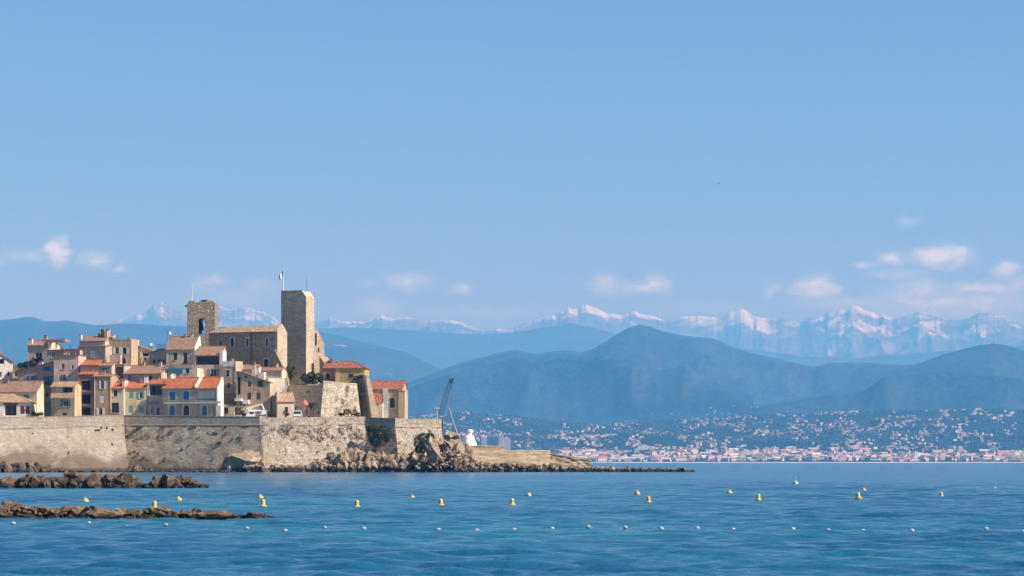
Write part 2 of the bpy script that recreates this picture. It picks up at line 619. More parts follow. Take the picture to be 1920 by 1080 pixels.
def height(name, px, Y):
    pxs, ys, Z = LAYERS[name]
    i = np.clip((px - pxs[0]) / (pxs[1] - pxs[0]), 0, len(pxs) - 1.001)
    j = np.clip(np.interp(Y, ys, np.arange(len(ys))), 0, len(ys) - 1.001)
    i0, j0 = int(i), int(j)
    a, b = i - i0, j - j0
    return float((Z[j0, i0] * (1 - a) + Z[j0, i0 + 1] * a) * (1 - b) + (Z[j0 + 1, i0] * (1 - a) + Z[j0 + 1, i0 + 1] * a) * b)


M_coast = landmat('pine_woods', (0.008, 0.026, 0.014), (0.022, 0.042, 0.022), (0.16, 0.14, 0.11), .05, .004)
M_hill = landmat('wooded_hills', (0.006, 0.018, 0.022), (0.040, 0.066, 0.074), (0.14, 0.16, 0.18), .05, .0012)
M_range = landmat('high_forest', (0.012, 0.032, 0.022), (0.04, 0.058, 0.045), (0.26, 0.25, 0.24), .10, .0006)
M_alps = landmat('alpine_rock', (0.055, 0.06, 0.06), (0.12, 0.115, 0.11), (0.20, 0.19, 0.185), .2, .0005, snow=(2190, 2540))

layer('coast_hills', 'low wooded slopes behind the far shore',
      [(-420, 790), (500, 790), (700, 782), (800, 776), (860, 772), (900, 775), (960, 780), (1010, 787), (1060, 792), (1130, 796),
       (1200, 791), (1300, 786), (1400, 779), (1500, 776), (1600, 771), (1720, 769), (1800, 768), (1920, 767), (2340, 770)],
      9000, 12600, 1.25, M_coast, zf=3.0, nx=560, nv=90, amp=70, wl=900, rough=1.2, seed=3, pw=.95)
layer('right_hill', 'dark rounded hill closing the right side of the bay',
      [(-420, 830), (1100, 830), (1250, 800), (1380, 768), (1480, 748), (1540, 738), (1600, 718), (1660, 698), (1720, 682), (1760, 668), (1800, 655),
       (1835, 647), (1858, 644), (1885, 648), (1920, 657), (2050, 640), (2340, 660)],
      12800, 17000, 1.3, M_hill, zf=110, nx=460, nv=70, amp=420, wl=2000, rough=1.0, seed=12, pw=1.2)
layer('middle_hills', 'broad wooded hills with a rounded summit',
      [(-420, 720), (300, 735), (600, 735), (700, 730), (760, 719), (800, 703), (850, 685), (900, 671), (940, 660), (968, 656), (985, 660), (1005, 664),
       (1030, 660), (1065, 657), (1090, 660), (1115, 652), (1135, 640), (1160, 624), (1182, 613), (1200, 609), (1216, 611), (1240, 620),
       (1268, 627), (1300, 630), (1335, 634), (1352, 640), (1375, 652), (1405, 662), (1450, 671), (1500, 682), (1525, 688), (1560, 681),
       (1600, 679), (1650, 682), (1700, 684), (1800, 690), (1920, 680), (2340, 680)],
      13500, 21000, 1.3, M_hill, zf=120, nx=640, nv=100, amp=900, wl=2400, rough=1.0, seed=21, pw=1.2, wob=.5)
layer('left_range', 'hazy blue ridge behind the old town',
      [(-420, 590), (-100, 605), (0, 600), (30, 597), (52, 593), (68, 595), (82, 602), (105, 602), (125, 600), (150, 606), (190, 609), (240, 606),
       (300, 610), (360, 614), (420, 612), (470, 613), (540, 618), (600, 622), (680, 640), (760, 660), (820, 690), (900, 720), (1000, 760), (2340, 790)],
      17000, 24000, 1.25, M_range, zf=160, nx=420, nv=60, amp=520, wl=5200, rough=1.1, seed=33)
layer('middle_range', 'pale blue forested range below the snow peaks',
      [(-420, 620), (300, 625), (500, 620), (600, 616), (650, 613), (720, 617), (800, 622), (860, 625), (920, 626), (960, 624), (1000, 618), (1040, 611),
       (1075, 606), (1105, 611), (1140, 622), (1200, 640), (1300, 650), (1420, 655), (1500, 668), (1600, 672), (1700, 664), (1760, 660), (1850, 655),
       (1920, 648), (2340, 640)],
      26000, 34000, 1.2, M_range, zf=200, nx=460, nv=60, amp=520, wl=5200, rough=1.2, seed=44)
layer('snow_mountains', 'distant snow capped mountains',
      [(-420, 612), (0, 612), (150, 611), (200, 607), (240, 598), (268, 589), (288, 571), (300, 569), (318, 577), (345, 585), (375, 588), (408, 574), (425, 580),
       (455, 578), (480, 579), (500, 588), (527, 602), (590, 604), (618, 597), (655, 606), (690, 601), (716, 590), (738, 599), (760, 594),
       (800, 598), (835, 600), (870, 607), (905, 617), (950, 616), (985, 606), (1010, 599), (1040, 590), (1066, 573), (1082, 577), (1098, 570),
       (1118, 577), (1140, 588), (1165, 592), (1192, 583), (1225, 592), (1250, 600), (1280, 592), (1320, 594), (1345, 599), (1368, 588),
       (1390, 578), (1412, 590), (1440, 597), (1470, 596), (1500, 602), (1530, 593), (1560, 582), (1585, 578), (1608, 575), (1640, 586), (1675, 597),
       (1722, 584), (1760, 594), (1800, 600), (1828, 591), (1852, 584), (1885, 596), (1920, 606), (2050, 590), (2340, 600)],
      36000, 46000, 1.15, M_alps, zf=300, nx=1500, nv=170, amp=1250, wl=3300, rough=3.4, seed=52, pw=1.1, octv=7, rwl=20.0)

# plain behind the beach and under the far hills
m_plain = landmat('coastal_plain', (0.03, 0.05, 0.025), (0.08, 0.09, 0.05), (0.3, 0.26, 0.2), .1, .003)
mb = MB()
xs = np.linspace(-14000, 14000, 29)
for a, b_ in zip(xs[:-1], xs[1:]):
    mb.quad((a, 9000, 2.2), (b_, 9000, 2.2), (b_ * 1.6, 48000, 2.2), (a * 1.6, 48000, 2.2))
tag(mb.build('coastal_plain', m_plain, fix=False), 'flat land behind the far beach', kind='structure')
mb = MB()
mb.prism([(8955, -.3), (9012, 2.6), (9012, -1.0), (8955, -1.0)], 'x', -4000, 6000)
tag(mb.build('beach', flat('pale_shingle', (0.62, 0.58, 0.52), .95, 0, .1, .02)), 'thin pale shingle beach on the far shore', kind='structure')


# ------------------------------------------------------------------ houses of the far shore
FARW = [flat('far_white_wall', (0.56, 0.56, 0.54), .9), flat('far_cream_wall', (0.47, 0.44, 0.37), .9), flat('far_pink_wall', (0.42, 0.37, 0.32), .9),
        flat('far_ochre_wall', (0.44, 0.34, 0.24), .9)]
FARR = [flat('far_red_roof', (0.36, 0.22, 0.16), .9), flat('far_brown_roof', (0.36, 0.23, 0.16), .9), flat('far_flat_roof', (0.55, 0.52, 0.48), .9)]


def far_house(kind):
    """1 x 1 x 1 block with a roof: 0 hip villa, 1 flat block with set-back top storey, 2 gable"""
    q = MB()
    if kind == 1:
        q.box(-.5, .5, -.5, .5, -1.0, .9)
        q.cur = 1
        q.box(-.52, .52, -.52, .52, .9, .94)
        q.cur = 0
        q.box(-.2, .25, -.3, .3, .94, 1.08)
    else:
        q.box(-.5, .5, -.5, .5, -1.0, .68)
        q.cur = 1
        o = .56
        if kind == 0:
            q.add([(-o, -o, .66), (o, -o, .66), (o, o, .66), (-o, o, .66), (-.22, 0, 1), (.22, 0, 1)],
                  [(0, 1, 5, 4), (1, 2, 5), (2, 3, 4, 5), (3, 0, 4), (3, 2, 1, 0)])
        else:
            q.add([(-o, -o, .66), (o, -o, .66), (o, o, .66), (-o, o, .66), (-o, 0, 1), (o, 0, 1)],
                  [(0, 1, 5, 4), (1, 2, 5), (2, 3, 4, 5), (3, 0, 4), (3, 2, 1, 0)])
    return q


def scatter_far():
    rng = random.Random(11)
    cand = []
    def dens(px, Y, sc, sd):
        return float(fbm(np.array([px / sc]), np.array([Y / 500.0]), 3, sd)[0])
    # villas on the coast slopes
    n = 0
    while n < 2800:
        px = rng.uniform(700, 2050)
        s = rng.random() ** 1.15
        Y = 9080 + 3400 * s
        d = dens(px, Y, 30, 5)
        if rng.random() > (max(0, d - .46) * 6.0): continue
        n += 1
        w = rng.choice([8, 9, 10, 11, 12, 14, 17])
        cand.append(('coast_hills', px, Y, w, w * rng.uniform(.7, 1), rng.choice([5, 6, 7, 7, 8]), rng.choice([0, 0, 2, 2, 1]), rng.choice([0, 0, 1, 1, 2, 2, 3]), rng.choice([0, 0, 1])))
    # blocks along the water front
    for k in range(1500):
        px = rng.uniform(1040, 2060)
        Y = 9030 + abs(rng.gauss(0, 1)) * 330
        d = dens(px, Y, 60, 8)
        if rng.random() > d * 1.5: continue
        w = rng.choice([14, 18, 22, 26, 34, 42])
        cand.append(('coast_hills', px, Y, w, rng.uniform(11, 16), rng.choice([5, 7, 8, 10, 12, 16]) * (1.0 if w > 15 else .8), 1 if rng.random() < .55 else 2, rng.choice([0, 1, 1, 1, 2, 3]), rng.choice([0, 0, 2])))
    # hill villages
    for layer_, cx, cyy, sx, n_, y0, y1 in (('middle_hills', 1485, 735, 32, 80, 14000, 15200), ('middle_hills', 1300, 745, 130, 40, 13600, 14300),
                                            ('right_hill', 1700, 735, 150, 70, 12900, 13600), ('middle_hills', 1080, 750, 140, 22, 13600, 14300),
                                            ('middle_hills', 1250, 750, 170, 80, 13520, 14500), ('middle_hills', 1480, 745, 110, 130, 13520, 14600), ('right_hill', 1720, 750, 170, 220, 12820, 13700)):
        for k in range(n_):
            px = rng.gauss(cx, sx)
            Y = rng.uniform(y0, y1)
            w = rng.choice([7, 8, 9, 10])
            cand.append((layer_, px, Y, w, w * .8, 5, rng.choice([0, 2]), rng.choice([1, 2, 3, 3]), rng.choice([0, 1])))
    cand.sort(key=lambda c: -(c[3] * c[5]) / c[2])
    vis = [c for c in cand if 880 < c[1] < 1925 and c[0] == 'coast_hills']
    top = set(id(c) for c in vis[:300])
    meshes = {}
    stuff = [MB() for _ in range(12)]
    for c in cand:
        lay, px, Y, w, dp, h, kind, wi, ri = c
        z = height(lay, px, Y)
        z = max(z, 2.4)
        x = (px - 960) / FPX * Y
        rz = rng.uniform(-.7, .7)
        if id(c) in top:
            key = (kind, wi, ri)
            if key not in meshes:
                meshes[key] = far_house(kind).mesh('far_house', [FARW[wi], FARR[ri]])
            if kind == 1:
                o = link('apartment_block', meshes[key])
                tag(o, 'pale flat-roofed block near the far waterfront', 'building', 'blocks along the far waterfront')
            else:
                o = link('villa', meshes[key])
                tag(o, 'small pitched-roof house on the far shore', 'house', 'houses on the far shore')
            o.location = (x, Y, z)
            o.rotation_euler = (0, 0, rz)
            o.scale = (w, dp, h)
        else:
            q = far_house(kind)
            cs, sn = math.cos(rz), math.sin(rz)
            vs = [(x + (vx * w * cs - vy * dp * sn), Y + (vx * w * sn + vy * dp * cs), z + vz * h) for vx, vy, vz in q.v]
            st = stuff[wi * 3 + ri]
            fw = [f for f, m_ in zip(q.f, q.m) if m_ == 0]
            fr = [f for f, m_ in zip(q.f, q.m) if m_ == 1]
            st.cur = 0
            b0 = len(st.v)
            st.v += vs
            st.f += [tuple(i + b0 for i in f) for f in fw + fr]
            st.m += [wi] * len(fw) + [4 + ri] * len(fr)
    al = MB()
    for st in stuff:
        b0 = len(al.v)
        al.v += st.v
        al.f += [tuple(i + b0 for i in f) for f in st.f]
        al.m += st.m
    o = al.build('far_houses', FARW + FARR)
    tag(o, 'thousands of tiny houses scattered over the far hillsides', 'houses', kind='stuff')
    # tree crowns between the houses
    N = 9000
    tr = MB()
    ico = [(0, 0, 1)] + [(math.cos(a) * .8, math.sin(a) * .8, .35) for a in np.arange(5) * 1.2566] + [(math.cos(a) * .75, math.sin(a) * .75, -.4) for a in np.arange(5) * 1.2566 + .6]
    fi = [(0, i + 1, (i + 1) % 5 + 1) for i in range(5)] + [(i + 1, i + 6, (i + 1) % 5 + 1) for i in range(5)] + [((i + 1) % 5 + 1, i + 6, (i + 1) % 5 + 6) for i in range(5)]
    for k in range(N):
        px = rng.uniform(740, 2000)
        Y = 9060 + 3480 * rng.random() ** 1.1
        if dens(px, Y, 55, 77) < .4: continue
        z = height('coast_hills', px, Y)
        x = (px - 960) / FPX * Y
        r, hh = rng.uniform(4, 9), rng.uniform(4, 8)
        tr.add([(x + a * r * rng.uniform(.7, 1.2), Y + b_ * r, z + 2 + (c_ + .4) * hh) for a, b_, c_ in ico], fi)
    tag(tr.build('far_woodland', leaves('far_tree_crowns', (0.018, 0.035, 0.016), (0.05, 0.07, 0.03), .01), fix=False),
        'dark trees covering the far coast slopes between the houses', 'woodland', kind='stuff')


scatter_far()
# two tall towers at the near end of the far shore
for x0, x1, yt, yb, Y, lab in ((934, 943, 814, 842, 8960, 'narrow pink tower block beside a lower slab on the far shore'),
                               (943, 956, 822, 842, 8970, 'wide pink slab block beside a narrower tower on the far shore'),
                               (901, 912, 820, 842, 9150, 'dull brown tower block behind the white sculpture on the far shore')):
    a, b_ = P(x0, yb, Y), P(x1, yt, Y)
    e = empty('tower_block', ((a.x + b_.x) / 2, Y, 1.5), .25, lab, 'building')
    w, h = b_.x - a.x, b_.z - 1.5
    q = MB(); q.box(-w / 2, w / 2, -7, 7, 0, h); q.build('wall', stucco('tower_pink' if x0 != 901 else 'tower_brown', (0.62, 0.48, 0.42) if x0 != 901 else (.38, .3, .3)), e)
    q = MB(); q.box(-w / 2 - .4, w / 2 + .4, -7.4, 7.4, h, h + .8); q.box(-3, 3, -3, 3, h + .8, h + 4); q.build('roof', FARR[2], e)
    nf = int(h / 3.2)
    bm_ = MB(); bm_.box(-w / 2 + .6, w / 2 - .6, -7.9, -7.003, 0, .9)
    bme = bm_.mesh('balcony', FARW[0])
    wm = MB(); wm.box(-w / 2 + 1, w / 2 - 1, -7.06, -7.002, 0, 1.5)
    wme = wm.mesh('window', glass())
    for k in range(1, nf):
        o = link('balcony', bme, e); o.location.z = k * 3.2
        o = link('window', wme, e); o.location.z = k * 3.2 + 1.2
# causeway ground that carries the two blocks
mb = MB(); mb.box(-320, 60, 8900, 9300, -1, 2.0)
tag(mb.build('far_quay', m_plain), 'low far quay', kind='structure')
# ------------------------------------------------------------------ ramparts
LIT = masonry('sunlit_rampart_stone', (0.60, 0.525, 0.405), .8, .36, .35, low=(3.0, 6.5))  # paler copy of the rampart stone for the wall in sun
SHD = masonry('shaded_rampart_stone', (0.54, 0.455, 0.345), .7, .36, .6, low=(1.0, 3.0), contrast=.4, bump=.14)  # darker copy of the rampart stone, shade put into its colour
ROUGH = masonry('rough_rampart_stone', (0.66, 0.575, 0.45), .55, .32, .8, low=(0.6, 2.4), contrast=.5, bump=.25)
CAP = masonry('coping_stone', (0.60, 0.51, 0.38), 1.4, .5, .4)
FACES = {}


def rampart(name, label, top, bot, mat, cordon_row, rows=26, cols=60, back=4.0, cap=True, rough=.08, seed=0):
    """top/bot: two (column, row, depth) ends of the top edge and of the foot (z taken from row for top, -1 m for the foot)"""
    A, B = P(*top[0]), P(*top[1])
    C = Vector(((bot[0][0] - 960) * bot[0][1] / FPX, bot[0][1], -1.2))
    D = Vector(((bot[1][0] - 960) * bot[1][1] / FPX, bot[1][1], -1.2))
    e = empty(name, ((C.x + D.x) / 2, (C.y + D.y) / 2, 0), 0, label, 'wall')
    org = Vector(e.location)
    d = (B - A); d.z = 0
    nrm = Vector((d.y, -d.x, 0)).normalized()            # towards the sea
    zc = P(top[0][0], cordon_row[0], top[0][2]).z, P(top[1][0], cordon_row[1], top[1][2]).z
    # battered face below the cordon
    us = np.linspace(0, 1, cols); vs = np.linspace(0, 1, rows)
    X, Y, Z = (np.zeros((rows, cols)) for _ in range(3))
    for j, v in enumerate(vs):
        for i, u in enumerate(us):
            t = A.lerp(B, u); t = Vector((t.x, t.y, zc[0] + (zc[1] - zc[0]) * u))
            p = C.lerp(D, u).lerp(t, v)
            k = rough * (float(fbm(np.array([u * cols * .35 + seed * 9.]), np.array([v * rows * .35]), 4, seed)[0]) - .5) * 4
            p = p + nrm * k * min(1, min(u, 1 - u) * 12 + .1)
            p -= org
            X[j, i], Y[j, i], Z[j, i] = p
    me = grid_mesh('wall_face', X, Y, Z, mat, smooth=True)
    link('wall_face', me, e)
    FACES[name + str(seed)] = (X + org.x, Y + org.y, Z + org.z, nrm)
    def along(off0, off1, z0off, z1off, nm, m_, z0s=None, z1s=None, n=24):
        q = MB()
        for i in range(n):
            u0, u1 = i / n, (i + 1) / n
            pts = []
            for u in (u0, u1):
                t = A.lerp(B, u)
                zlo = (zc[0] + (zc[1] - zc[0]) * u) if z0s is None else z0s[0] + (z0s[1] - z0s[0]) * u
                zhi = zlo if z1s is None else z1s[0] + (z1s[1] - z1s[0]) * u
                w = .04 * (random.random() - .5)
                for off, z in ((off0, zlo + z0off), (off1, zlo + z0off), (off1, zhi + z1off + w), (off0, zhi + z1off + w)):
                    p = Vector((t.x, t.y, z)) + nrm * off - org
                    pts.append(p)
            q.add(pts, [(0, 4, 5, 1), (1, 5, 6, 2), (2, 6, 7, 3), (3, 7, 4, 0)] + ([(0, 1, 2, 3)] if i == 0 else []) + ([(7, 6, 5, 4)] if i == n - 1 else []))
        return q.build(nm, m_, e)
    along(.15, -.1, -.13, .13, 'cordon', CAP)
    along(-.02, -back, -.3, -.003, 'parapet', mat, z1s=(A.z, B.z))
    if cap:
        along(.05, -1.1, 0, .16, 'coping', CAP, z0s=(A.z, B.z), z1s=(A.z, B.z))
    return e


rampart('rampart_wall', 'long pale sunlit rampart at the left with a brown stained foot',
        ((-90, 784, 682), (232, 780, 697)), ((-90, 680), (242, 694.5)), LIT, (806, 797.5), cols=90, seed=1)
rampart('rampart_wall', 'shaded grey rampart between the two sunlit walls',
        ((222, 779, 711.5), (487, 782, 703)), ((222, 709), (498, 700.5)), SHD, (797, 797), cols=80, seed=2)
rampart('rampart_wall', 'rough pitted sunlit rampart above the large cliff rocks',
        ((487, 783, 703), (686, 781, 712)), ((498, 700.5), (690, 709)), ROUGH, (797, 795), cols=70, rough=.16, cap=False, seed=3)
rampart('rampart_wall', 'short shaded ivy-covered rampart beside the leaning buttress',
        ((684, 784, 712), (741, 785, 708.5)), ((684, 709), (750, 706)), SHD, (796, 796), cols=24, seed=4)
rampart('rampart_wall', 'sunlit end bastion wall carrying the lamp post',
        ((741, 786, 708.5), (828, 787, 714)), ((750, 706), (838, 712)), ROUGH, (800, 801), cols=34, rough=.14, seed=5)
# return walls that close the bastions
def return_wall(name, label, p0, p1, row, mat):
    a, b_ = P(p0[0], row, p0[1]), P(p1[0], row, p1[1])
    d = (b_ - a).normalized(); nn = Vector((-d.y, d.x, 0))
    q = MB()
    c = [a, b_, b_ + nn * 2.5, a + nn * 2.5]
    o = Vector((a.x, a.y, 0))
    q.prism([((p - o).x, (p - o).y) for p in c], 'z', -1.2, a.z - .05)
    ob = q.build(name, mat)
    ob.location = o
    return tag(ob, label, 'wall')
return_wall('rampart_flank', 'hidden flank joining the left rampart to the shaded wall', (231, 698), (216, 714), 781, SHD)
return_wall('rampart_flank', 'end flank of the sunlit bastion facing the harbour', (827.5, 714.4), (806, 752), 788, ROUGH)

# ------------------------------------------------------------------ hill inside the walls
def ground_h(px, Y):
    z = 14.0 + np.clip((Y - 723) / 26.0, 0, 1) * 12.0
    east = np.clip((px - 535) / 8.0, 0, 1)
    th = np.interp(px, [535, 541, 606, 607, 669, 690], [737, 736, 731.5, 727.5, 737, 742])
    z_e = 13.6 + np.clip((Y - th) / 2.0, 0, 1) * 10.5
    z = z * (1 - east) + z_e * east
    far = np.clip((px - 690) / 6.0, 0, 1)
    z = z * (1 - far) + 13.4 * far
    w = np.clip((px - 812) / 10.0, 0, 1)
    return z * (1 - w) + 12.5 * w


pxs = np.linspace(-90, 812, 150)
front = np.interp(pxs, [-90, 214, 215, 486, 684, 741, 828], [685, 699.5, 714, 705.5, 714.5, 711, 717])
S_ = np.linspace(0, 1, 70)
PXg, Sg = np.meshgrid(pxs, S_)
Yg = front[None, :] + (800 - front[None, :]) * Sg
Xg = (PXg - 960) / FPX * Yg
Zg = ground_h(PXg, Yg) - np.where(Sg > .98, 14, 0)
me = grid_mesh('hill', Xg, Yg, Zg, stucco('dusty_ground', (0.36, 0.31, 0.24), .4))
tag(link('hill', me), 'rising ground of the old town', kind='structure')
# ------------------------------------------------------------------ buildings of the old town
SHUT = {'b': flat('blue_shutter', (0.06, 0.22, 0.44), .6), 'B': flat('deep_blue_shutter', (0.012, 0.17, 0.38), .55),
        'g': flat('green_shutter', (0.16, 0.33, 0.29), .7), 't': flat('teal_shutter', (0.07, 0.22, 0.25), .7),
        'w': flat('white_shutter', (0.66, 0.66, 0.64), .7), 'r': flat('dark_red_shutter', (0.17, 0.025, 0.03), .6),
        'n': flat('brown_shutter', (0.10, 0.045, 0.03), .7), 's': flat('slate_shutter', (0.20, 0.25, 0.29), .7)}
FRAME = flat('window_frame_paint', (0.50, 0.48, 0.44), .6)
DARKF = flat('dark_frame_paint', (0.06, 0.05, 0.045), .6)
SURR = stucco('pale_surround', (0.62, 0.62, 0.58), .2)
IRON = flat('black_iron', (0.02, 0.02, 0.022), .5)
INNER = stucco('shaded_inner_wall', (0.15, 0.12, 0.10), .5)  # dark colour carries the shade inside the loggias
TB = tiles('brown_tiles', (0.36, 0.215, 0.145))
TBy = tiles('brown_tiles_gable', (0.38, 0.225, 0.15), along='y')
TT = tiles('tan_tiles', (0.46, 0.31, 0.19))
TO = tiles('orange_tiles', (0.50, 0.165, 0.075), .28)
TR = tiles('red_tiles', (0.36, 0.135, 0.085), .45)
WHITE = stucco('white_render', (0.80, 0.74, 0.65), .3)
CREAM = stucco('cream_render', (0.72, 0.60, 0.44), .4)
OCHRE = stucco('ochre_render', (0.54, 0.42, 0.28), .6)
YELLOW = stucco('yellow_render', (0.68, 0.57, 0.38), .45)
PINK = stucco('salmon_render', (0.60, 0.37, 0.29), .5)
PPINK = stucco('pale_pink_render', (0.68, 0.48, 0.41), .3)
TERRA = stucco('terracotta_render', (0.40, 0.22, 0.15), .6)
BROWN = stucco('brown_render', (0.48, 0.32, 0.21), .6)
GREY = stucco('grey_render', (0.48, 0.42, 0.34), .6)
PSTONE = stucco('pale_stone_render', (0.64, 0.55, 0.42), .5)
CASTLE = masonry('castle_stone', (0.48, 0.38, 0.275), .7, .34, .6, contrast=.3)
TOWERS = masonry('tower_stone', (0.62, 0.515, 0.39), .85, .42, .45, contrast=.32, bump=.08)
BELLS = rubble('bell_tower_rubble', (0.48, 0.40, 0.29), 1.9)
YWALL = stucco('mustard_render', (0.52, 0.37, 0.16), .4)


YO = 9.0                                  # the houses stand this far further in than their list depth


class Bld:
    def __init__(s, name, label, cat, px0, Y, rot, zb=None, group=None):
        s.r = R(rot * .78 if cat == 'house' and rot > 0 else rot)
        Y = Y + YO
        s.Y = Y
        x0 = (px0 - 960) * Y / FPX
        if zb is None:
            zb = float(ground_h(np.array(float(px0)), np.array(float(Y)))) - 3.5
        s.O = Vector((x0, Y, zb))
        s.e = empty(name, s.O, -s.r, label, cat, group)
        s.u = Vector((math.cos(s.r), -math.sin(s.r)))
        s.n = Vector((-math.sin(s.r), -math.cos(s.r)))

    def uz(s, px, py, v=0.0):
        d = Vector(((px - 960) / FPX, 1.0))
        O2 = Vector((s.O.x, s.O.y)) - s.n * v
        k = O2.dot(s.n) / d.dot(s.n)
        return (d * k - Vector((s.O.x, s.O.y))).dot(s.u), CAMH + k * (HZ - py) / FPX - s.O.z

    # -------- walls
    def front(s, top, wins, T, mat, prof=None, closed_top=False, name='wall'):
        """top: list of (column,row) along the facade's upper edge; prof: [(v, dz)] side profile for eaves-front houses"""
        tl = [s.uz(*p) for p in top]
        tl[0] = (0.0, tl[0][1])
        if prof: tl = [(0.0, tl[0][1]), (tl[-1][0], tl[0][1])]
        U = tl[-1][0]
        s.U, s.T, s.tl = U, T, tl
        tu, tz = [p[0] for p in tl], [p[1] for p in tl]
        topz = lambda u: float(np.interp(u, tu, tz))
        rs = []
        for w in wins:
            u0, z0 = s.uz(w[0], w[3]); u1, z1 = s.uz(w[2], w[1])
            u0, u1 = max(.12, u0), min(U - .12, u1)
            z0 = max(z0, .05)
            z1 = min(z1, topz(u0) - .1, topz(u1) - .1)
            if u1 - u0 < .15 or z1 - z0 < .2: continue
            rs.append((u0, z0, u1, z1, w[4]))
        q = MB()
        def plane(y, holes, flip):
            xs = sorted({0.0, U, *tu, *[r[0] for r in holes], *[r[2] for r in holes]})
            zs = sorted({0.0, *[r[1] for r in holes], *[r[3] for r in holes]}) + [999.0]
            for xa, xb in zip(xs[:-1], xs[1:]):
                if xb - xa < 1e-5: continue
                ta, tb = topz(xa), topz(xb)
                for za, zb in zip(zs[:-1], zs[1:]):
                    cx, cz = (xa + xb) / 2, (za + min(zb, max(ta, tb))) / 2
                    if any(r[0] < cx < r[2] and r[1] < cz < r[3] for r in holes): continue
                    a, b_, c, d = min(za, ta), min(za, tb), min(zb, tb), min(zb, ta)
                    if c - b_ < 1e-5 and d - a < 1e-5: continue
                    vs = [(xa, y, a), (xb, y, b_), (xb, y, c), (xa, y, d)]
                    if flip: vs = vs[::-1]
                    q.quad(*vs)
        plane(0.0, rs, False)
        plane(T, [r for r in rs if 'x' in r[4]], True)
        for u0, z0, u1, z1, st in rs:
            d = T if 'x' in st else (1.9 if st[0] == 'l' else .22)
            q.quad((u0, 0, z0), (u0, d, z0), (u1, d, z0), (u1, 0, z0))
            q.quad((u0, 0, z1), (u1, 0, z1), (u1, d, z1), (u0, d, z1))
            q.quad((u0, 0, z0), (u0, 0, z1), (u0, d, z1), (u0, d, z0))
            q.quad((u1, 0, z0), (u1, d, z0), (u1, d, z1), (u1, 0, z1))
        zl, zr = tl[0][1], tl[-1][1]
        if prof:
            pl = [(v, zl + dz) for v, dz in prof]
            for x, fl in ((0.0, True), (U, False)):
                vs = [(x, 0, 0), (x, T, 0)] + [(x, v, z) for v, z in reversed(pl)]
                if fl: vs = vs[::-1]
                q.add(vs, [tuple(range(len(vs)))])
        else:
            q.quad((0, 0, 0), (0, 0, zl), (0, T, zl), (0, T, 0))
            q.quad((U, 0, 0), (U, T, 0), (U, T, zr), (U, 0, zr))
            if closed_top:
                for a, b_ in zip(tl[:-1], tl[1:]):
                    q.quad((a[0], 0, a[1]), (b_[0], 0, b_[1]), (b_[0], T, b_[1]), (a[0], T, a[1]))
        s.wall = q.build(name, mat, s.e, fix=False)
        for r in rs: s.window(*r, mat)
        return s

    def window(s, u0, z0, u1, z1, st, wallmat):
        if 'x' in st:
            if 'a' in st: s.spandrel(u0, z0, u1, z1, wallmat, s.T, s.e, 'arch')
            return
        kind = st[0]
        w, h = u1 - u0, z1 - z0
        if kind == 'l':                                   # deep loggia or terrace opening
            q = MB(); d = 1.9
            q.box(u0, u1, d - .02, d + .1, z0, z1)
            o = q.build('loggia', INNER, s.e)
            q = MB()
            n = max(1, int(w / 1.5))
            for i in range(n):
                a = u0 + w * (i + .18) / n
                q.box(a, a + w / n * .64, d - .07, d - .025, z0 + .05, z0 + h * .85)
            q.build('pane', glass(), o)
            if 'i' in st:
                q = MB()
                q.box(u0, u1, .02, .07, z0 + .9, z0 + .97)
                k = max(3, int(w / .3))
                for i in range(k + 1):
                    a = u0 + (w - .04) * i / k
                    q.box(a, a + .035, .03, .06, z0, z0 + .9)
                q.build('railing', IRON, o)
            return
        fr = MB()
        f = min(.1, w * .14)
        y0, y1 = .10, .17
        fr.box(u0, u0 + f, y0, y1, z0, z1); fr.box(u1 - f, u1, y0, y1, z0, z1)
        fr.box(u0 + f, u1 - f, y0 + .002, y1, z0, z0 + f); fr.box(u0 + f, u1 - f, y0 + .002, y1, z1 - f, z1)
        if w > .7: fr.box((u0 + u1) / 2 - .035, (u0 + u1) / 2 + .035, y0 + .004, y1, z0 + f, z1 - f)
        o = fr.build('window', DARKF if 'k' in st else FRAME, s.e)
        q = MB(); q.box(u0 + .01, u1 - .01, .175, .2, z0 + .01, z1 - .01); q.build('pane', glass(), o)
        if kind == 's':
            m = SHUT[st[1]]
            for a, b_ in ((u0 + .02, (u0 + u1) / 2 - .02), ((u0 + u1) / 2 + .02, u1 - .02)):
                q = MB(); q.box(a, b_, .02, .07, z0 + .02, z1 - .02)
                n = max(3, int(h / .32))
                for i in range(n):
                    zz = z0 + .1 + (h - .2) * i / n
                    q.box(a + .06, b_ - .06, -.004, .022, zz, zz + (h - .2) / n * .55)
                q.build('shutter', m, o)
        if kind == 'o':
            m = SHUT[st[1]]
            sw = w * (.95 if '2' in st else .55)
            for a, b_, t in ((u0 - sw - .02, u0 - .02, 0), (u1 + .02, u1 + sw + .02, 1)):
                q = MB(); q.box(a, b_, -.10, -.045, z0, z1)
                n = max(3, int(h / .32))
                for i in range(n):
                    zz = z0 + .08 + (h - .16) * i / n
                    q.box(a + .05, b_ - .05, -.125, -.10, zz, zz + (h - .16) / n * .55)
                q.build('shutter', m, o)
        if 'f' in st:
            q = MB(); g_ = .28
            q.box(u0 - g_, u0, -.04, .03, z0 - g_ * .6, z1 + g_); q.box(u1, u1 + g_, -.04, .03, z0 - g_ * .6, z1 + g_)
            q.box(u0, u1, -.038, .03, z1, z1 + g_); q.box(u0, u1, -.038, .03, z0 - g_ * .6, z0)
            q.build('surround', SURR, o)
        elif kind != 's' or 'v' in st:
            q = MB(); q.box(u0 - .1, u1 + .1, -.12, .1, z0 - .1, z0 - .003); q.build('sill', SURR, o)
        if 'a' in st: s.spandrel(u0, z0, u1, z1, wallmat, .16, o, 'arch', -.003)
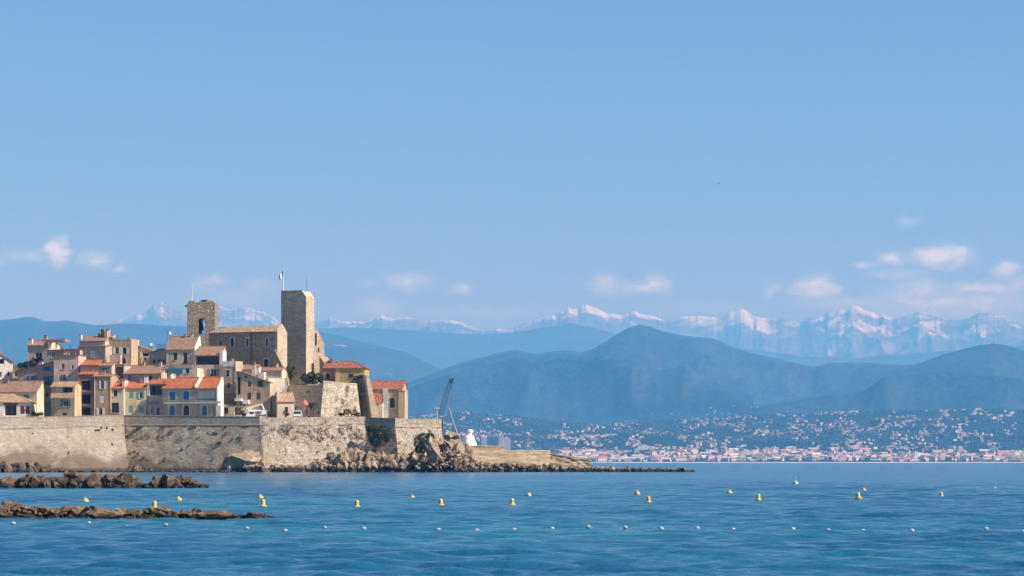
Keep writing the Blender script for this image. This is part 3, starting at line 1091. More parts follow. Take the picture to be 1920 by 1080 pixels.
        if 'i' in st:
            q = MB()
            q.box(u0 - .3, u1 + .3, -.7, -.02, z0 - .14, z0 - .02)
            q.build('balcony', SURR, o)
            q = MB()
            q.box(u0 - .3, u1 + .3, -.7, -.66, z0 + .85, z0 + .92)
            k = max(4, int((w + .6) / .16))
            for i in range(k + 1):
                a = u0 - .3 + (w + .56) * i / k
                q.box(a, a + .03, -.69, -.67, z0 - .02, z0 + .86)
            q.build('railing', IRON, o)

    def spandrel(s, u0, z0, u1, z1, mat, d, parent, nm, y0=0.003):
        c, r = (u0 + u1) / 2, (u1 - u0) / 2
        hz = z1 - r
        q = MB()
        n = 7
        for sg in (-1, 1):
            arc = [(c + sg * r * math.cos(a), hz + r * math.sin(a)) for a in np.linspace(0, math.pi / 2, n)]
            for p0, p1 in zip(arc[:-1], arc[1:]):
                q.prism([p0, p1, (p1[0], z1 + .01), (p0[0], z1 + .01)], 'y', y0, d)
        q.build(nm, mat, parent)

    # -------- roofs
    def roof_eaves(s, prof, mat, ov=.35, os_=.22, th=.16, u0=None, u1=None, zl=None, name='roof'):
        zl = s.tl[0][1] if zl is None else zl
        u0 = -os_ if u0 is None else u0
        u1 = s.U + os_ if u1 is None else u1
        p = [Vector((v, zl + dz)) for v, dz in prof]
        d0 = (p[1] - p[0]).normalized(); d1 = (p[-1] - p[-2]).normalized()
        p[0] = p[0] - d0 * ov
        if d1.y < -.01: p[-1] = p[-1] + d1 * ov
        out = [(q.x, q.y - .01) for q in p] + [(q.x, q.y + th) for q in reversed(p)]
        q = MB(); q.prism(out, 'x', u0, u1)
        o = q.build(name, mat, s.e)
        k = max(range(len(p)), key=lambda i: p[i].y)
        q = MB(); q.tube((u0 - .02, p[k].x, p[k].y + th), (u1 + .02, p[k].x, p[k].y + th), .13, n=6); q.build('ridge', mat, o)
        s.roof = o
        return s

    def roof_top(s, mat, T=None, ov=.35, th=.16, name='roof'):
        """slab that follows the facade's upper edge back over the house"""
        p = [Vector(a) for a in s.tl]
        d0, d1 = (p[1] - p[0]).normalized(), (p[-1] - p[-2]).normalized()
        p[0], p[-1] = p[0] - d0 * .25, p[-1] + d1 * .25
        out = [(q.x, q.y - .01) for q in p] + [(q.x, q.y + th) for q in reversed(p)]
        q = MB(); q.prism(out, 'y', -ov, (T or s.T) + .2)
        s.roof = q.build(name, mat, s.e)
        return s

    def roof_hip(s, rise, mat, hl, hr, ov=.4, zl=None, T=None):
        zl = s.tl[0][1] if zl is None else zl
        T = T or s.T
        U, o = s.U, ov
        vs = [(-o, -o, zl), (U + o, -o, zl), (U + o, T + o, zl), (-o, T + o, zl), (hl, T / 2, zl + rise), (U - hr, T / 2, zl + rise),
              (-o, -o, zl - .14), (U + o, -o, zl - .14), (U + o, T + o, zl - .14), (-o, T + o, zl - .14)]
        q = MB().add(vs, [(0, 1, 5, 4), (1, 2, 5), (2, 3, 4, 5), (3, 0, 4), (6, 7, 1, 0), (7, 8, 2, 1), (8, 9, 3, 2), (9, 6, 0, 3), (9, 8, 7, 6)])
        s.roof = q.build('roof', mat, s.e)
        q = MB()
        for a, b_ in ((4, 5), (0, 4), (1, 5)): q.tube(vs[a], vs[b_], .13, n=6)
        q.build('ridge', mat, s.roof)
        return s

    def roof_flat(s, mat, drop=.7):
        z = min(p[1] for p in s.tl) - drop
        q = MB(); q.box(.02, s.U - .02, .02, s.T - .02, z - .2, z)
        s.roof = q.build('roof', mat, s.e)
        q = MB()
        zt = s.tl[0][1]
        q.box(-.06, s.U + .06, -.06, .3, zt, zt + .12); q.box(-.06, .3, .3, s.T, zt, zt + .118); q.box(s.U - .3, s.U + .06, .3, s.T, zt, zt + .118)
        q.build('parapet', SURR, s.e)
        return s

    def chimney(s, px0, px1, py0, py1, v=2.0, mat=None, d=.8):
        u0, z0 = s.uz(px0, py1, v); u1, z1 = s.uz(px1, py0, v)
        q = MB(); q.box(u0, u1, v, v + d, z0 - 1.6, z1 - .25)
        o = q.build('chimney', mat or WHITE, s.e)
        q = MB()
        q.box(u0 - .08, u1 + .08, v - .08, v + d + .08, z1 - .25, z1 - .12)
        q.prism([(u0, z1 - .12), (u1, z1 - .12), ((u0 + u1) / 2, z1 + .12)], 'y', v, v + d)
        q.build('chimney_cap', TB, o)
        return s

    def dish(s, px, py, v=1.0, r=.5):
        u, z = s.uz(px, py, v)
        q = MB()
        prof = [(.02, 0), (r * .5, .06), (r * .85, .17), (r, .27), (r * .97, .29), (r * .8, .2), (r * .45, .1), (.02, .05)]
        q.lathe(prof, 14)
        rot = Matrix.Rotation(R(72), 4, 'X') @ Matrix.Rotation(R(20), 4, 'Y')
        q.v = [tuple((rot @ Vector(p)) + Vector((u, v, z))) for p in q.v]
        o = q.build('satellite_dish', WHITE, s.e, smooth=True)
        q = MB(); q.tube((u, v + .1, z), (u, v + .5, z - 1.6), .05); q.tube((u, v, z), (u, v - .5, z - .05), .025); q.build('bracket', IRON, o)
        return s

    def slab(s, nm, px0, py0, px1, py1, v0, v1, mat):
        """a box on the facade: canopy, balcony, pier"""
        u0, z0 = s.uz(px0, py1, v0); u1, z1 = s.uz(px1, py0, v0)
        q = MB(); q.box(u0, u1, v0, v1, z0, z1)
        return q.build(nm, mat, s.e)

    def canopy(s, px0, px1, y_top, y_bot, out, mat):
        u0, z1 = s.uz(px0, y_top); u1, z0 = s.uz(px1, y_bot)
        q = MB(); q.prism([(-out, z0), (.05, z1), (.05, z1 + .14), (-out, z0 + .14)], 'x', u0, u1)
        return q.build('tiled_canopy', mat, s.e)

    def railing(s, px0, px1, y_top, y_bot, v=-.9):
        u0, z1 = s.uz(px0, y_top, v); u1, z0 = s.uz(px1, y_bot, v)
        q = MB()
        q.box(u0, u1, v, v + .05, z1 - .06, z1)
        q.box(u0, u1, v, v + .05, z0 + .06, z0 + .1)
        k = int((u1 - u0) / .14)
        for i in range(k + 1):
            a = u0 + (u1 - u0 - .03) * i / k
            q.box(a, a + .03, v + .01, v + .04, z0, z1 - .05)
        return q.build('railing', IRON, s.e)

    def antenna(s, px, py0, py1, v=2.0):
        u, z1 = s.uz(px, py0, v); _, z0 = s.uz(px, py1, v)
        q = MB(); q.tube((u, v, z0 - .5), (u, v, z1), .03, n=5)
        for k in range(4):
            q.tube((u - .5, v, z1 - .1 - k * .3), (u + .5, v, z1 - .1 - k * .3), .02, n=4)
        q.build('antenna', IRON, s.e)
        return s


rngt = random.Random(77)


def clutter(b, zridge, vr):
    """small chimneys, drainpipes and aerials"""
    if b.U < 2.5: return
    for k in range(rngt.choice([1, 1, 2])):
        u, v = rngt.uniform(.3, max(.5, b.U - 1.2)), vr * rngt.uniform(.7, 1.0)
        w, hh = rngt.uniform(.45, .8), rngt.uniform(.5, 1.1)
        q = MB(); q.box(u, u + w, v, v + .5, zridge - 1.6, zridge + hh)
        o = q.build('chimney', rngt.choice([BROWN, CREAM, PSTONE, TERRA]), b.e)
        q = MB(); q.box(u - .07, u + w + .07, v - .07, v + .57, zridge + hh, zridge + hh + .1); q.tube((u + w / 2, v + .25, zridge + hh + .1), (u + w / 2, v + .25, zridge + hh + .4), .12, .1); q.build('chimney_cap', TERRA, o)
    if rngt.random() < .7:
        u = rngt.choice([.18, b.U - .18]); zt = b.tl[0][1] - .1
        q = MB(); q.tube((u, -.07, 0), (u, -.07, zt), .055, n=6); q.build('drainpipe', rngt.choice([FRAME, BROWN, DARKF]), b.e)
    if rngt.random() < .6:
        u = rngt.uniform(.5, b.U - .5); z0 = zridge
        q = MB(); q.tube((u, vr, z0 - 1), (u, vr, z0 + 1.6), .03, n=5)
        for k in range(4): q.tube((u - .45, vr, z0 + 1.5 - k * .22), (u + .45, vr, z0 + 1.5 - k * .22), .018, n=4)
        q.build('antenna', IRON, b.e)


def rise(px_rows, Y):
    return px_rows * Y / FPX


def gable(T, rows, Y, ridge=.5, back=True):
    h = rise(rows, Y)
    return [(0, 0), (T * ridge, h), (T, h * .15 if back and ridge < .95 else h)] if ridge < .95 else [(0, 0), (T, h)]


def eaves_house(label, x0, x1, eave, Y, rot, mat, roofmat, rows, wins=(), T=8.0, ridge=.5, zb=None, name='house'):
    b = Bld(name, label, 'house', x0, Y, rot, zb)
    pr = gable(T, rows, Y, ridge)
    b.front([(x0, eave), (x1, eave)], list(wins), T, mat, prof=pr)
    b.roof_eaves(pr, roofmat)
    clutter(b, b.tl[0][1] + rise(rows, Y), T * ridge)
    return b


def top_house(label, top, Y, rot, mat, roofmat, wins=(), T=8.0, zb=None, name='house'):
    b = Bld(name, label, 'house', top[0][0], Y, rot, zb)
    b.front(top, list(wins), T, mat, closed_top=True)
    if roofmat == 'flat': b.roof_flat(GREY)
    elif roofmat: b.roof_top(roofmat)
    if roofmat: clutter(b, min(p[1] for p in b.tl), T * .5)
    return b


# ---- front row, standing behind the parapet
b = Bld('house', 'low white house with dark red shutters under a tan hipped roof', 'house', -45, 704, 3)
b.front([(-45, 754), (57, 754)], [(8, 759, 31, 779, 'l'), (38, 761, 46, 776, 'sr'), (48, 761, 56, 776, 'sr')], 8.5, WHITE)
b.roof_hip(rise(16, 704), TT, 5.5, 5.0)
b.slab('beam', 6, 756, 33, 759, -.12, .1, SHUT['n'])

eaves_house('cream house with a dazzling white end wall beside salmon house', -30, 69, 735, 713, 17, CREAM, TB, 20,
            [(45, 740, 54, 748, 'st'), (20, 752, 27, 766, 'pk'), (57, 752, 63, 762, 'ot')], T=4.8, ridge=.85).chimney(8, 12, 721, 728, 3)
top_house('white house with a red gabled roof and chimney behind the cream house', [(-30, 664), (0, 664), (24, 679)], 738, -12, WHITE, TR,
          [(-4, 673, 8, 682, 'l'), (0, 697, 3, 706, 'pk'), (14, 697, 18, 705, 'pk')], T=9).chimney(-4, 3, 655, 666, 3, TERRA)
top_house('grey house in shade between the white house and the salmon house', [(20, 686), (42, 690)], 744, 14, GREY, TB, [(28, 696, 33, 706, 'pk')], T=8)

b = top_house('salmon pink house with three pairs of blue shutters', [(34, 695), (101, 679)], 727, 17, PINK, TBy,
              [(85, 687, 93, 696, 'ob'), (57, 704, 63, 722, 'ob2'), (86, 705, 92, 722, 'ob2'), (86, 737, 91, 744, 'pk'), (58, 740, 64, 752, 'pk')], T=9)
b.chimney(72, 79, 678, 687, 1.5)
b.slab('balcony', 80, 723, 100, 726, -.9, .05, PINK)
b.railing(80, 100, 716, 723, -.88)

top_house('tall plain pale pink house with two small windows', [(101, 667), (147, 666)], 720, 9, PPINK, TBy,
          [(115, 682, 121, 692, 'pn'), (117, 703, 121, 714, 'on'), (134, 684, 138, 692, 'pn'), (133, 703, 138, 713, 'sw')], T=7.5)

b = Bld('house', 'narrow ochre house with two tiled canopies one above the other', 'house', 96, 701, 15)
pr = gable(5.0, 9, 701, .5)
b.front([(97, 725), (140, 725)], [(117, 726.5, 136, 736, 'l'), (119, 750, 128, 762, 'ot'), (117, 774, 125, 779, 'pk')], 5.0, OCHRE, prof=pr)
b.roof_eaves(pr, TT)
b.canopy(95.5, 140, 737, 747, .9, TT)

b = eaves_house('narrow terracotta house with three dark loggias above each other', 147, 176, 702, 711, 10, TERRA, TO, 5,
                [(152, 714, 170, 731, 'li'), (152, 739, 170, 757, 'li'), (152, 764, 170, 778, 'l')], T=7)
b.slab('floor_band', 147, 733, 176, 735, -.12, .02, BROWN); b.slab('floor_band', 147, 759, 176, 761, -.12, .02, BROWN)
b = eaves_house('narrow brown house with white shutters and a white drainpipe', 176, 208, 706, 710, 10, BROWN, TB, 4,
                [(189, 714, 195, 729, 'ow'), (187, 742, 195, 756, 'sw'), (185, 765, 192, 778, 'ow')], T=7)
u, z = b.uz(177.5, 706); q = MB(); q.tube((u, -.1, 0), (u, -.1, z), .09); q.build('drainpipe', FRAME, b.e)

b = eaves_house('pale stone house with a black railed balcony and red roof', 205, 232, 728, 710, 8, PSTONE, TO, 13.5,
                [(213, 731, 220, 743, 'pk'), (209, 755, 223, 774, 'oki')[:4] + ('pki',)], T=7.0, ridge=.7)
b.chimney(229, 234, 712, 728, .6, WHITE, 4)
b = eaves_house('yellow house with four pairs of pale green shutters', 232.5, 274.5, 728, 710.5, 4, YELLOW, TO, 12,
                [(242, 735, 250, 747, 'sg'), (261, 735, 267, 747, 'og'), (241, 760, 250, 774, 'sg'), (260, 760, 269, 774, 'sg')], T=7.0, ridge=.7)
b.chimney(270, 277, 705, 716, 4)
b = eaves_house('grey house with a wide dark terrace opening under red tiles', 275, 304.5, 720, 710.5, 20, GREY, TO, 9,
                [(280.5, 722.5, 304, 741, 'l'), (283, 764, 288, 775, 'ss'), (294, 764, 299, 778, 'sn')], T=7.0, ridge=.7)
b.slab('shutter_panel', 279, 752, 298, 760, -.08, .02, SHUT['s'])
b.slab('pier', 275, 719, 279.5, 742, -.35, .02, WHITE)  # white instead of grey render, so that it looks sunlit

# the house with blue doors
b = Bld('house', 'grey house with blue arched doors and a long black balcony', 'house', 305, 707, 18)
pr = gable(4.4, 20, 707, .9)
b.front([(305, 728), (406, 728)], [(318, 734, 329, 750, 'sBf'), (344, 734, 355, 750, 'sBf'), (368, 733, 402, 750.5, 'l'),
                                   (318, 760, 328, 779, 'sBfa'), (344, 760, 355, 779, 'ska')[:4] + ('pkfa',), (379, 760, 388, 779, 'sBfa')], 4.4, GREY, prof=pr)
b.roof_eaves(pr, TO)
b.slab('balcony', 309, 753, 414, 757, -1.1, .02, SURR)
b.railing(309, 414, 748, 753.2, -1.05)
b.slab('awning', 368, 733, 402, 751, .7, .8, WHITE)
u0, z0 = b.uz(365, 728); u1, _ = b.uz(370, 728)
h = rise(20, 707)
q = MB(); q.prism([(-.4, z0), (3.96, z0 + h), (4.4, z0 + h * .5), (4.4, z0 + h * .5 + .5), (3.96, z0 + h + .5), (-.4, z0 + .5)], 'x', u0, u1); q.build('gable_parapet', WHITE, b.e)
q = MB(); q.prism([(-.1, 0), (4.45, 0), (4.45, z0 + h * .5), (3.96, z0 + h + .3), (-.1, z0)], 'x', b.U + .003, b.U + .35); q.build('sunlit_end_wall', WHITE, b.e)  # white slab added as the sunlit strip at the right end
b.slab('gate_pier', 405, 760, 414, 781, -1.4, -.5, WHITE)
b.dish(325, 706, .9, .72)

# ---- middle rows
b = eaves_house('house with a small roof terrace and blue-grey shutters above the brown house', 150, 210, 686, 718, 12, PPINK, TB, 6,
                [(192, 689, 201, 700, 'os')], T=7)
b.roof_eaves([(-.3, .2), (3, 1.5), (4, 1.2)], TO, u0=.4, u1=b.uz(187, 686)[0], name='roof_patch')
top_house('slim house showing a tall sunlit end wall above the red roofs', [(203, 684), (233, 684)], 720, 22, GREY, TB, [(218, 688, 231, 711, 'pk')], T=9)
b = eaves_house('low house with a wide brown roof above the yellow house', 232, 302, 701, 718, 22, GREY, TB, 16,
                [(240, 703, 246, 713, 'sb'), (280, 704, 286, 712, 'pk')], T=8, ridge=.75)
b = eaves_house('tall grey-green house with a tiled top and recessed upper terrace', 147, 198, 650, 734, 21, GREY, TB, 3,
                [(169, 658, 179, 672, 'sw'), (152, 664, 160, 674, 'pk')], T=9)
q = MB()
u0, z0 = b.uz(152, 650, 1.6); u1, z1 = b.uz(197, 640, 1.6)
q.box(u0, u1, 1.6, 8.4, z0 - .5, z1); o = q.build('upper_storey', PPINK, b.e)
q = MB(); q.box(u0 + .7, u1 - .5, 1.55, 1.62, z0 + .3, z1 - .25); q.build('pane', flat('pale_pane', (.42, .44, .44), .4), o)
hh = rise(10, 734)
q = MB(); q.prism([(1.1, z1), (5, z1 + hh), (8.8, z1), (8.8, z1 + .2), (5, z1 + hh + .2), (1.1, z1 + .2)], 'x', u0 - .2, u1 + .2); q.build('upper_roof', TB, b.e)
b.chimney(149, 152, 626, 640, 3)
b.chimney(189, 195, 617, 634, 4, TERRA).chimney(197, 201, 619, 634, 3.5, CREAM).chimney(184, 188, 624, 634, 6, TERRA)
b.antenna(186, 606, 624, 5).antenna(193, 608, 620, 4)

b = top_house('tall ochre house with a flat top and open white shutters', [(198, 637), (246, 637)], 736, 13, OCHRE, 'flat',
              [(230, 652, 237, 664, 'owk'), (216, 651, 223, 663, 'ow'), (224, 670, 236, 682, 'pka')], T=7)
b.slab('terrace_wall', 199, 665, 226, 683, -1.6, -.3, PPINK)
b.chimney(199, 205, 616, 638, 2, CREAM).chimney(209, 214, 627, 638, 3).antenna(206, 618, 637, 3)
b = top_house('cream house with a long brown roof sloping towards the terrace', [(247, 647), (262, 650), (292, 661)], 741, 9, CREAM, TBy,
              [(257, 660, 262, 670, 'ow'), (268, 662, 278, 668, 'l'), (270, 670, 275, 676, 'pk')], T=8)
b.slab('orange_panel', 256, 671, 264, 684, -.25, .02, TERRA)
b.dish(284, 646, 2, .45).antenna(281, 641, 656, 3)
b = top_house('grey terrace house with a row of small windows behind the brown roof', [(280, 662), (300, 655), (313, 654)], 735, 12, GREY, 'none' and TB,
              [(286, 674, 292, 681, 'pk'), (295, 674, 302, 681, 'pk'), (305, 674, 309, 681, 'pk')], T=8)
b.railing(293, 313, 646, 655, .3)
b = eaves_house('white house with a large brown roof and two dark windows', 312, 364, 655, 729, 14, PSTONE, TB, 24,
                [(325, 661, 332, 675, 'pk'), (344, 661, 351, 682, 'pk')], T=5.0, ridge=.85)
q = MB(); z0 = b.tl[0][1]; h = rise(24, 729)
q.prism([(-.1, 0), (5, 0), (5, z0 + h * .3), (4.25, z0 + h + .3), (-.1, z0 + .2)], 'x', b.U + .003, b.U + .4); q.build('sunlit_end_wall', WHITE, b.e)  # sunlight on the right side painted as a white slab
b.dish(320, 625, 3, .45).antenna(314, 619, 636, 3)
b = Bld('house', 'pale house with a planted roof terrace and blue awning', 'house', 303, 719, 12)
b.front([(303, 690), (370, 690)], [(348, 691, 355, 700, 'pk')], 7, CREAM, closed_top=True)
b.slab('parapet', 310, 684, 362, 690, -.1, .3, OCHRE)
b.slab('awning', 316, 692, 342, 699, -.7, .02, SHUT['B'])
b = Bld('house', 'pinkish house with a wide dark loggia under a tiled roof', 'house', 365, 724, 13)
pr = gable(6, 17, 724, .8)
b.front([(365, 666), (413, 666)], [(367, 667.5, 411, 684, 'li'), (377, 691, 383, 704, 'pkf'), (395, 692, 406, 706, 'os')], 6, PPINK, prof=pr)
b.roof_eaves(pr, TB)
b.slab('sunlit_corner', 411.5, 658, 418, 747, -.3, 3.0, WHITE)  # white slab paints the sunlit right edge of the house
b = top_house('slender ochre house with a white parapet and one framed window', [(418, 678), (442, 678)], 720, 14, OCHRE, 'flat', [(424, 694, 430, 706, 'pkf'), (426, 718, 431, 728, 'sn')], T=6.5)
b.slab('parapet_band', 418, 678, 442, 687, -.08, .02, WHITE)
b.slab('sunlit_strip', 439.5, 687, 443, 746, -.1, .5, WHITE)  # lit right edge painted as a narrow white strip
b.canopy(415, 447, 739, 748, 1.8, TT)
# ochre house with a sloping gable
b = top_house('ochre gabled house with brown shuttered windows beside the cream house', [(443, 697), (455, 698), (506, 717)], 714, 13, OCHRE, TBy,
              [(459, 704, 463, 709, 'pk'), (465, 715, 471, 725, 'sn'), (483, 712, 494, 725, 'l'), (464, 736, 471, 749, 'sn'), (481, 736, 488, 749, 'sn'), (445, 706, 451, 740, 'l')], T=4.2)
b.chimney(472, 479, 682, 702, 2.6, CREAM).chimney(481, 487, 686, 704, 3.0, WHITE)
b.slab('dormer', 484, 698, 495, 713, 1.6, 3.6, WHITE)
b = top_house('bright cream house with one slit window', [(503, 709), (537, 708)], 714.5, -14, stucco('bright_cream_render', (.78, .69, .53), .25), 'flat', [(528.5, 718, 532.5, 732, 'sw')], T=7)
b = eaves_house('small cream house with a square tan roof', 520, 552, 753, 709, -10, CREAM, TT, 17, [(534, 763, 540, 772, 'pk')], T=6, ridge=.9)
b.slab('side_wing', 519, 735, 526, 780, .5, 5.5, CREAM)
eaves_house('small brown roofed house tucked under the castle door', 484, 528, 695, 731, 12, PSTONE, TB, 6, [(494, 700, 499, 707, 'pk')], T=5)
eaves_house('long brown roofed house behind the framed window tower', 440, 478, 693, 726, 14, OCHRE, TB, 9, [], T=8)
eaves_house('stone house with an orange terrace beside the roof garden', 52, 92, 648, 744, 16, PSTONE, TB, 10, [(66, 661, 79, 672, 'ps')], T=8).chimney(54, 60, 634, 652, 1, WHITE)
b = top_house('dark shaded house with a roof terrace behind the pale pink house', [(88, 657), (150, 655)], 733, 13, GREY, TR, [(97, 661, 104, 671, 'ps')], T=7)
b.slab('terrace_pier', 92, 640, 95, 654, 1.0, 1.5, CREAM); b.slab('terrace_pier', 104, 641, 106, 654, 1.0, 1.5, CREAM)
b.slab('terrace_roof', 84, 636, 121, 641, .8, 5, TB)
b.chimney(82, 88, 628, 642, 4, BROWN)
# low terraces between the blue-door house and the castle street
b = top_house('low stone terrace building with white canopies', [(414, 758), (470, 762)], 713, 8, PSTONE, None, [(420, 764, 428, 776, 'pk'), (440, 764, 452, 778, 'l')], T=6)
b.slab('awning', 440, 747, 452, 752, -.5, 3, SHUT['w']); b.slab('awning', 455, 750, 466, 757, -.5, 3, SHUT['w'])
b.slab('awning_post', 446, 752, 447, 760, .3, .45, SHUT['w']); b.slab('awning_post', 460, 756, 461, 762, .3, .45, SHUT['w'])

# ---- castle
b = Bld('castle_hall', 'long grey castle hall with a tan tiled roof', 'castle', 392, 745, 22)
Tn = 6.0
b.front([(392, 624), (516, 624)], [(433, 634, 438, 650, 'pkf'), (462, 634, 466, 650, 'pkf'), (499, 634, 503, 650, 'pkf'), (447, 660, 450, 664, 'ps'), (482, 658, 485, 662, 'ps'), (412, 640, 415, 648, 'pk'), (495, 673, 503, 690, 'pkfa'), (470, 684, 476, 690, 'ps')], Tn, CASTLE)
h = rise(12, 745); U = b.U; zl = b.tl[0][1]; o = .4
vs = [(-o, -o, zl), (U, -o, zl), (U, Tn, zl), (-o, Tn, zl), (4.5, Tn / 2, zl + h), (U, Tn / 2, zl + h), (-o, -o, zl - .2), (U, -o, zl - .2), (U, Tn, zl - .2), (-o, Tn, zl - .2)]
MB().add(vs, [(0, 1, 5, 4), (1, 2, 5), (2, 3, 4, 5), (3, 0, 4), (6, 7, 1, 0), (7, 8, 2, 1), (8, 9, 3, 2), (9, 6, 0, 3)]).build('roof', TT, b.e)
q = MB(); q.prism([(0, 0), (Tn, 0), (Tn, zl), (Tn / 2, zl + h + .5), (0, zl + .3)], 'x', U + .003, U + .7); q.build('gable_wall', TOWERS, b.e)  # paler stone than the hall front, sunlight put into the colour
u0, z0 = b.uz(516, 655); u1, z1 = b.uz(537, 698); u2, z2 = b.uz(541, 716)
q = MB(); q.prism([(U - .5, 0), (u2, 0), (u2, z2), (u1, z1), (u0, z0), (U - .5, z0)], 'y', -.5, .5); q.build('buttress', CASTLE, b.e)
u, z = b.uz(471, 625); q = MB(); q.tube((u, -.1, z - 9), (u, -.1, z), .11); q.build('drainpipe', SHUT['n'], b.e)

b = Bld('castle_tower', 'tall plain square stone tower with a flagpole', 'tower', 527, 753, 23)
b.front([(527, 545), (566, 545), (574, 556.5)], [(541, 560, 543.5, 563.5, 'ps'), (546, 569, 551, 570.8, 'ps')], 5.0, TOWERS, closed_top=True)
b.slab('coping', 526.6, 544.2, 566, 545.4, -.1, 5.1, CAP)
b = Bld('castle_annex', 'sunlit stone annex stepping down beside the tall tower', 'castle', 584, 760, -22)
b.front([(584, 616), (595, 617), (608, 645)], [(590, 625, 594, 648, 'pn'), (596, 652, 598.5, 660, 'pk')], 8, TOWERS, closed_top=True)
b = Bld('castle_buttress', 'small brown shaded buttress below the castle annex', 'castle', 599, 752, 22)
b.front([(599, 668), (602, 672), (609.5, 683)], [], 5, CASTLE, closed_top=True)
b.slab('sunlit_edge', 608.6, 682, 611.5, 716, -.05, 3, WHITE)  # white strip paints sunlight along the buttress edge

# flag and pole, mast
p = P(531, 545, 765)
e = empty('flagpole', p - Vector((0, 0, .6)), 0, 'white pole flying a tricolour flag on the tall tower', 'flag')
q = MB(); L = rise(38, 756) + .6; q.tube((0, 0, 0), (0, 0, L), .13, .08); q.lathe([(.02, L), (.16, L + .08), (.16, L + .2), (.02, L + .28)], 8); q.build('pole', WHITE, e)
fm = [flat('flag_blue', (.01, .04, .18)), flat('flag_white', (.75, .75, .75)), flat('flag_red', (.55, .02, .04))]
for k in range(3):
    q = MB()
    n = 5
    for i in range(n):
        a0, a1 = (k + i / n) / 3, (k + (i + 1) / n) / 3
        def fp(a, t):
            return (-a * 1.15 - .02 * math.sin(a * 9), .25 * math.sin(a * 7) * a, L - .15 - t * 1.35 - a * 1.25 + .12 * math.sin(a * 8))
        q.quad(fp(a0, 1), fp(a1, 1), fp(a1, 0), fp(a0, 0))
    q.build('flag_stripe', fm[k], e, fix=False)
p = P(575, 546, 765); q = MB(); q.tube((0, 0, -.4), (0, 0, rise(26, 757)), .07, .03, 6); q.tube((-.5, 0, 2.6), (.5, 0, 2.6), .025, n=4)
o = q.build('mast', IRON); o.location = p; tag(o, 'thin grey mast on the corner of the tall tower', 'mast')

# bell tower
b = Bld('bell_tower', 'rough rubble bell tower with an open arch and bell', 'tower', 351, 764, 3)
b.front([(351, 569), (354, 564), (362, 564), (366, 567), (372, 567), (373, 564.5), (384, 566), (390, 563.5), (398, 564), (403, 568)], [(371.5, 597, 384, 626, 'xa')], 6.5, BELLS, closed_top=True)
u0, z0 = b.uz(375, 622, 3); u1, z1 = b.uz(380, 604, 3)
q = MB(); c = (u0 + u1) / 2
q.lathe([(.05, z1 - z0), (.3, z1 - z0 - .1), (.42, z1 - z0 - .6), (.5, z1 - z0 - 1.2), (.75, .5), (.8, .4), (.05, .45)], 14, (c, 3.2, z0)); q.build('bell', IRON, b.e, smooth=True)
q = MB(); q.tube((c - 1.2, 3.2, z1 + .1), (c + 1.2, 3.2, z1 + .1), .12); q.tube((c, 3.2, z1 - .1), (c, 3.2, z1 + .2), .12); q.build('bell_beam', IRON, b.e)
q = MB(); z_ = b.uz(371, 612, 0)[1]
b.slab('gallery', 347, 572, 351, 575, 1, 3, IRON)
b.slab('roof_box', 377, 562, 387, 565.5, 2, 3.5, IRON)
p = P(360, 565, 775); q = MB(); q.tube((0, 0, -.5), (0, 0, rise(35, 766)), .12, .07)
o = q.build('pole', WHITE); o.location = p; tag(o, 'bare white pole on the bell tower', 'pole')

# yellow house, terrace, buttresses, chapel
b = Bld('house', 'mustard house with a red hipped roof beside the castle', 'house', 628, 733, 8, 23.5)
b.front([(628, 690), (684, 690)], [(653, 701, 662, 709, 'pk')], 7.5, YWALL)
b.roof_hip(rise(14, 733), TR, 1.0, 4.0)
b.slab('sunlit_corner', 629, 691, 637, 718, -.06, .05, flat('mustard_sunlit', (.62, .45, .2), .9))  # lighter copy of the mustard wall colour for the sunlit corner
b = eaves_house('lower wing with an arched doorway and red tiles beside the mustard house', 607, 629, 690, 736, 8, BROWN, TR, 11, [(612, 700, 618, 711, 'pka')], T=7, zb=23.5)
b.slab('terrace_wall', 608, 711, 630, 716, -.6, -.1, TERRA)

def blockwall(name, label, top, Y0, Y1, foot_row, mat, batter=1.0, T=4.0, rough=.12, seed=0, foot=None):
    """free-standing battered wall block: top = ((col,row),(col,row)), uneven face"""
    A, B = P(top[0][0], top[0][1], Y0), P(top[1][0], top[1][1], Y1)
    f0, f1 = foot or (top[0][0], top[1][0])
    C = P(f0, foot_row, Y0 - batter); D = P(f1, foot_row, Y1 - batter)
    cols, rows = 30, 20
    X, Y, Z = (np.zeros((rows, cols)) for _ in range(3))
    org = Vector(((C.x + D.x) / 2, (C.y + D.y) / 2, min(C.z, D.z)))
    for j in range(rows):
        for i in range(cols):
            u, v = i / (cols - 1), j / (rows - 1)
            p = C.lerp(D, u).lerp(A.lerp(B, u), v)
            p = p + Vector((0, -1, 0)) * rough * (float(fbm(np.array([u * 9. + seed * 5]), np.array([v * 7.]), 4, seed)[0]) - .5) * 4
            X[j, i], Y[j, i], Z[j, i] = p - org
    e = empty(name, org, 0, label, 'wall')
    link('wall_face', grid_mesh('wall_face', X, Y, Z, mat), e)
    FACES[name + str(seed)] = (X + org.x, Y + org.y, Z + org.z, Vector((0, -1, 0)))
    q = MB()
    bk = Vector((0, T, 0))
    a, b_, c, d = A - org, B - org, D - org, C - org
    q.quad(a, b_, b_ + bk, a + bk); q.quad(b_, c, c + bk, b_ + bk); q.quad(d, a, a + bk, d + bk)
    q.build('wall_body', mat, e, fix=False)
    q = MB()
    s_ = Vector((0, -.18, 0)); up = Vector((0, 0, .28))
    q.add([a + s_, b_ + s_, b_ + bk, a + bk, a + s_ + up, b_ + s_ + up, b_ + bk + up, a + bk + up], [(0, 1, 5, 4), (1, 2, 6, 5), (2, 3, 7, 6), (3, 0, 4, 7), (4, 5, 6, 7), (3, 2, 1, 0)])
    q.build('coping', CAP, e)
    return e

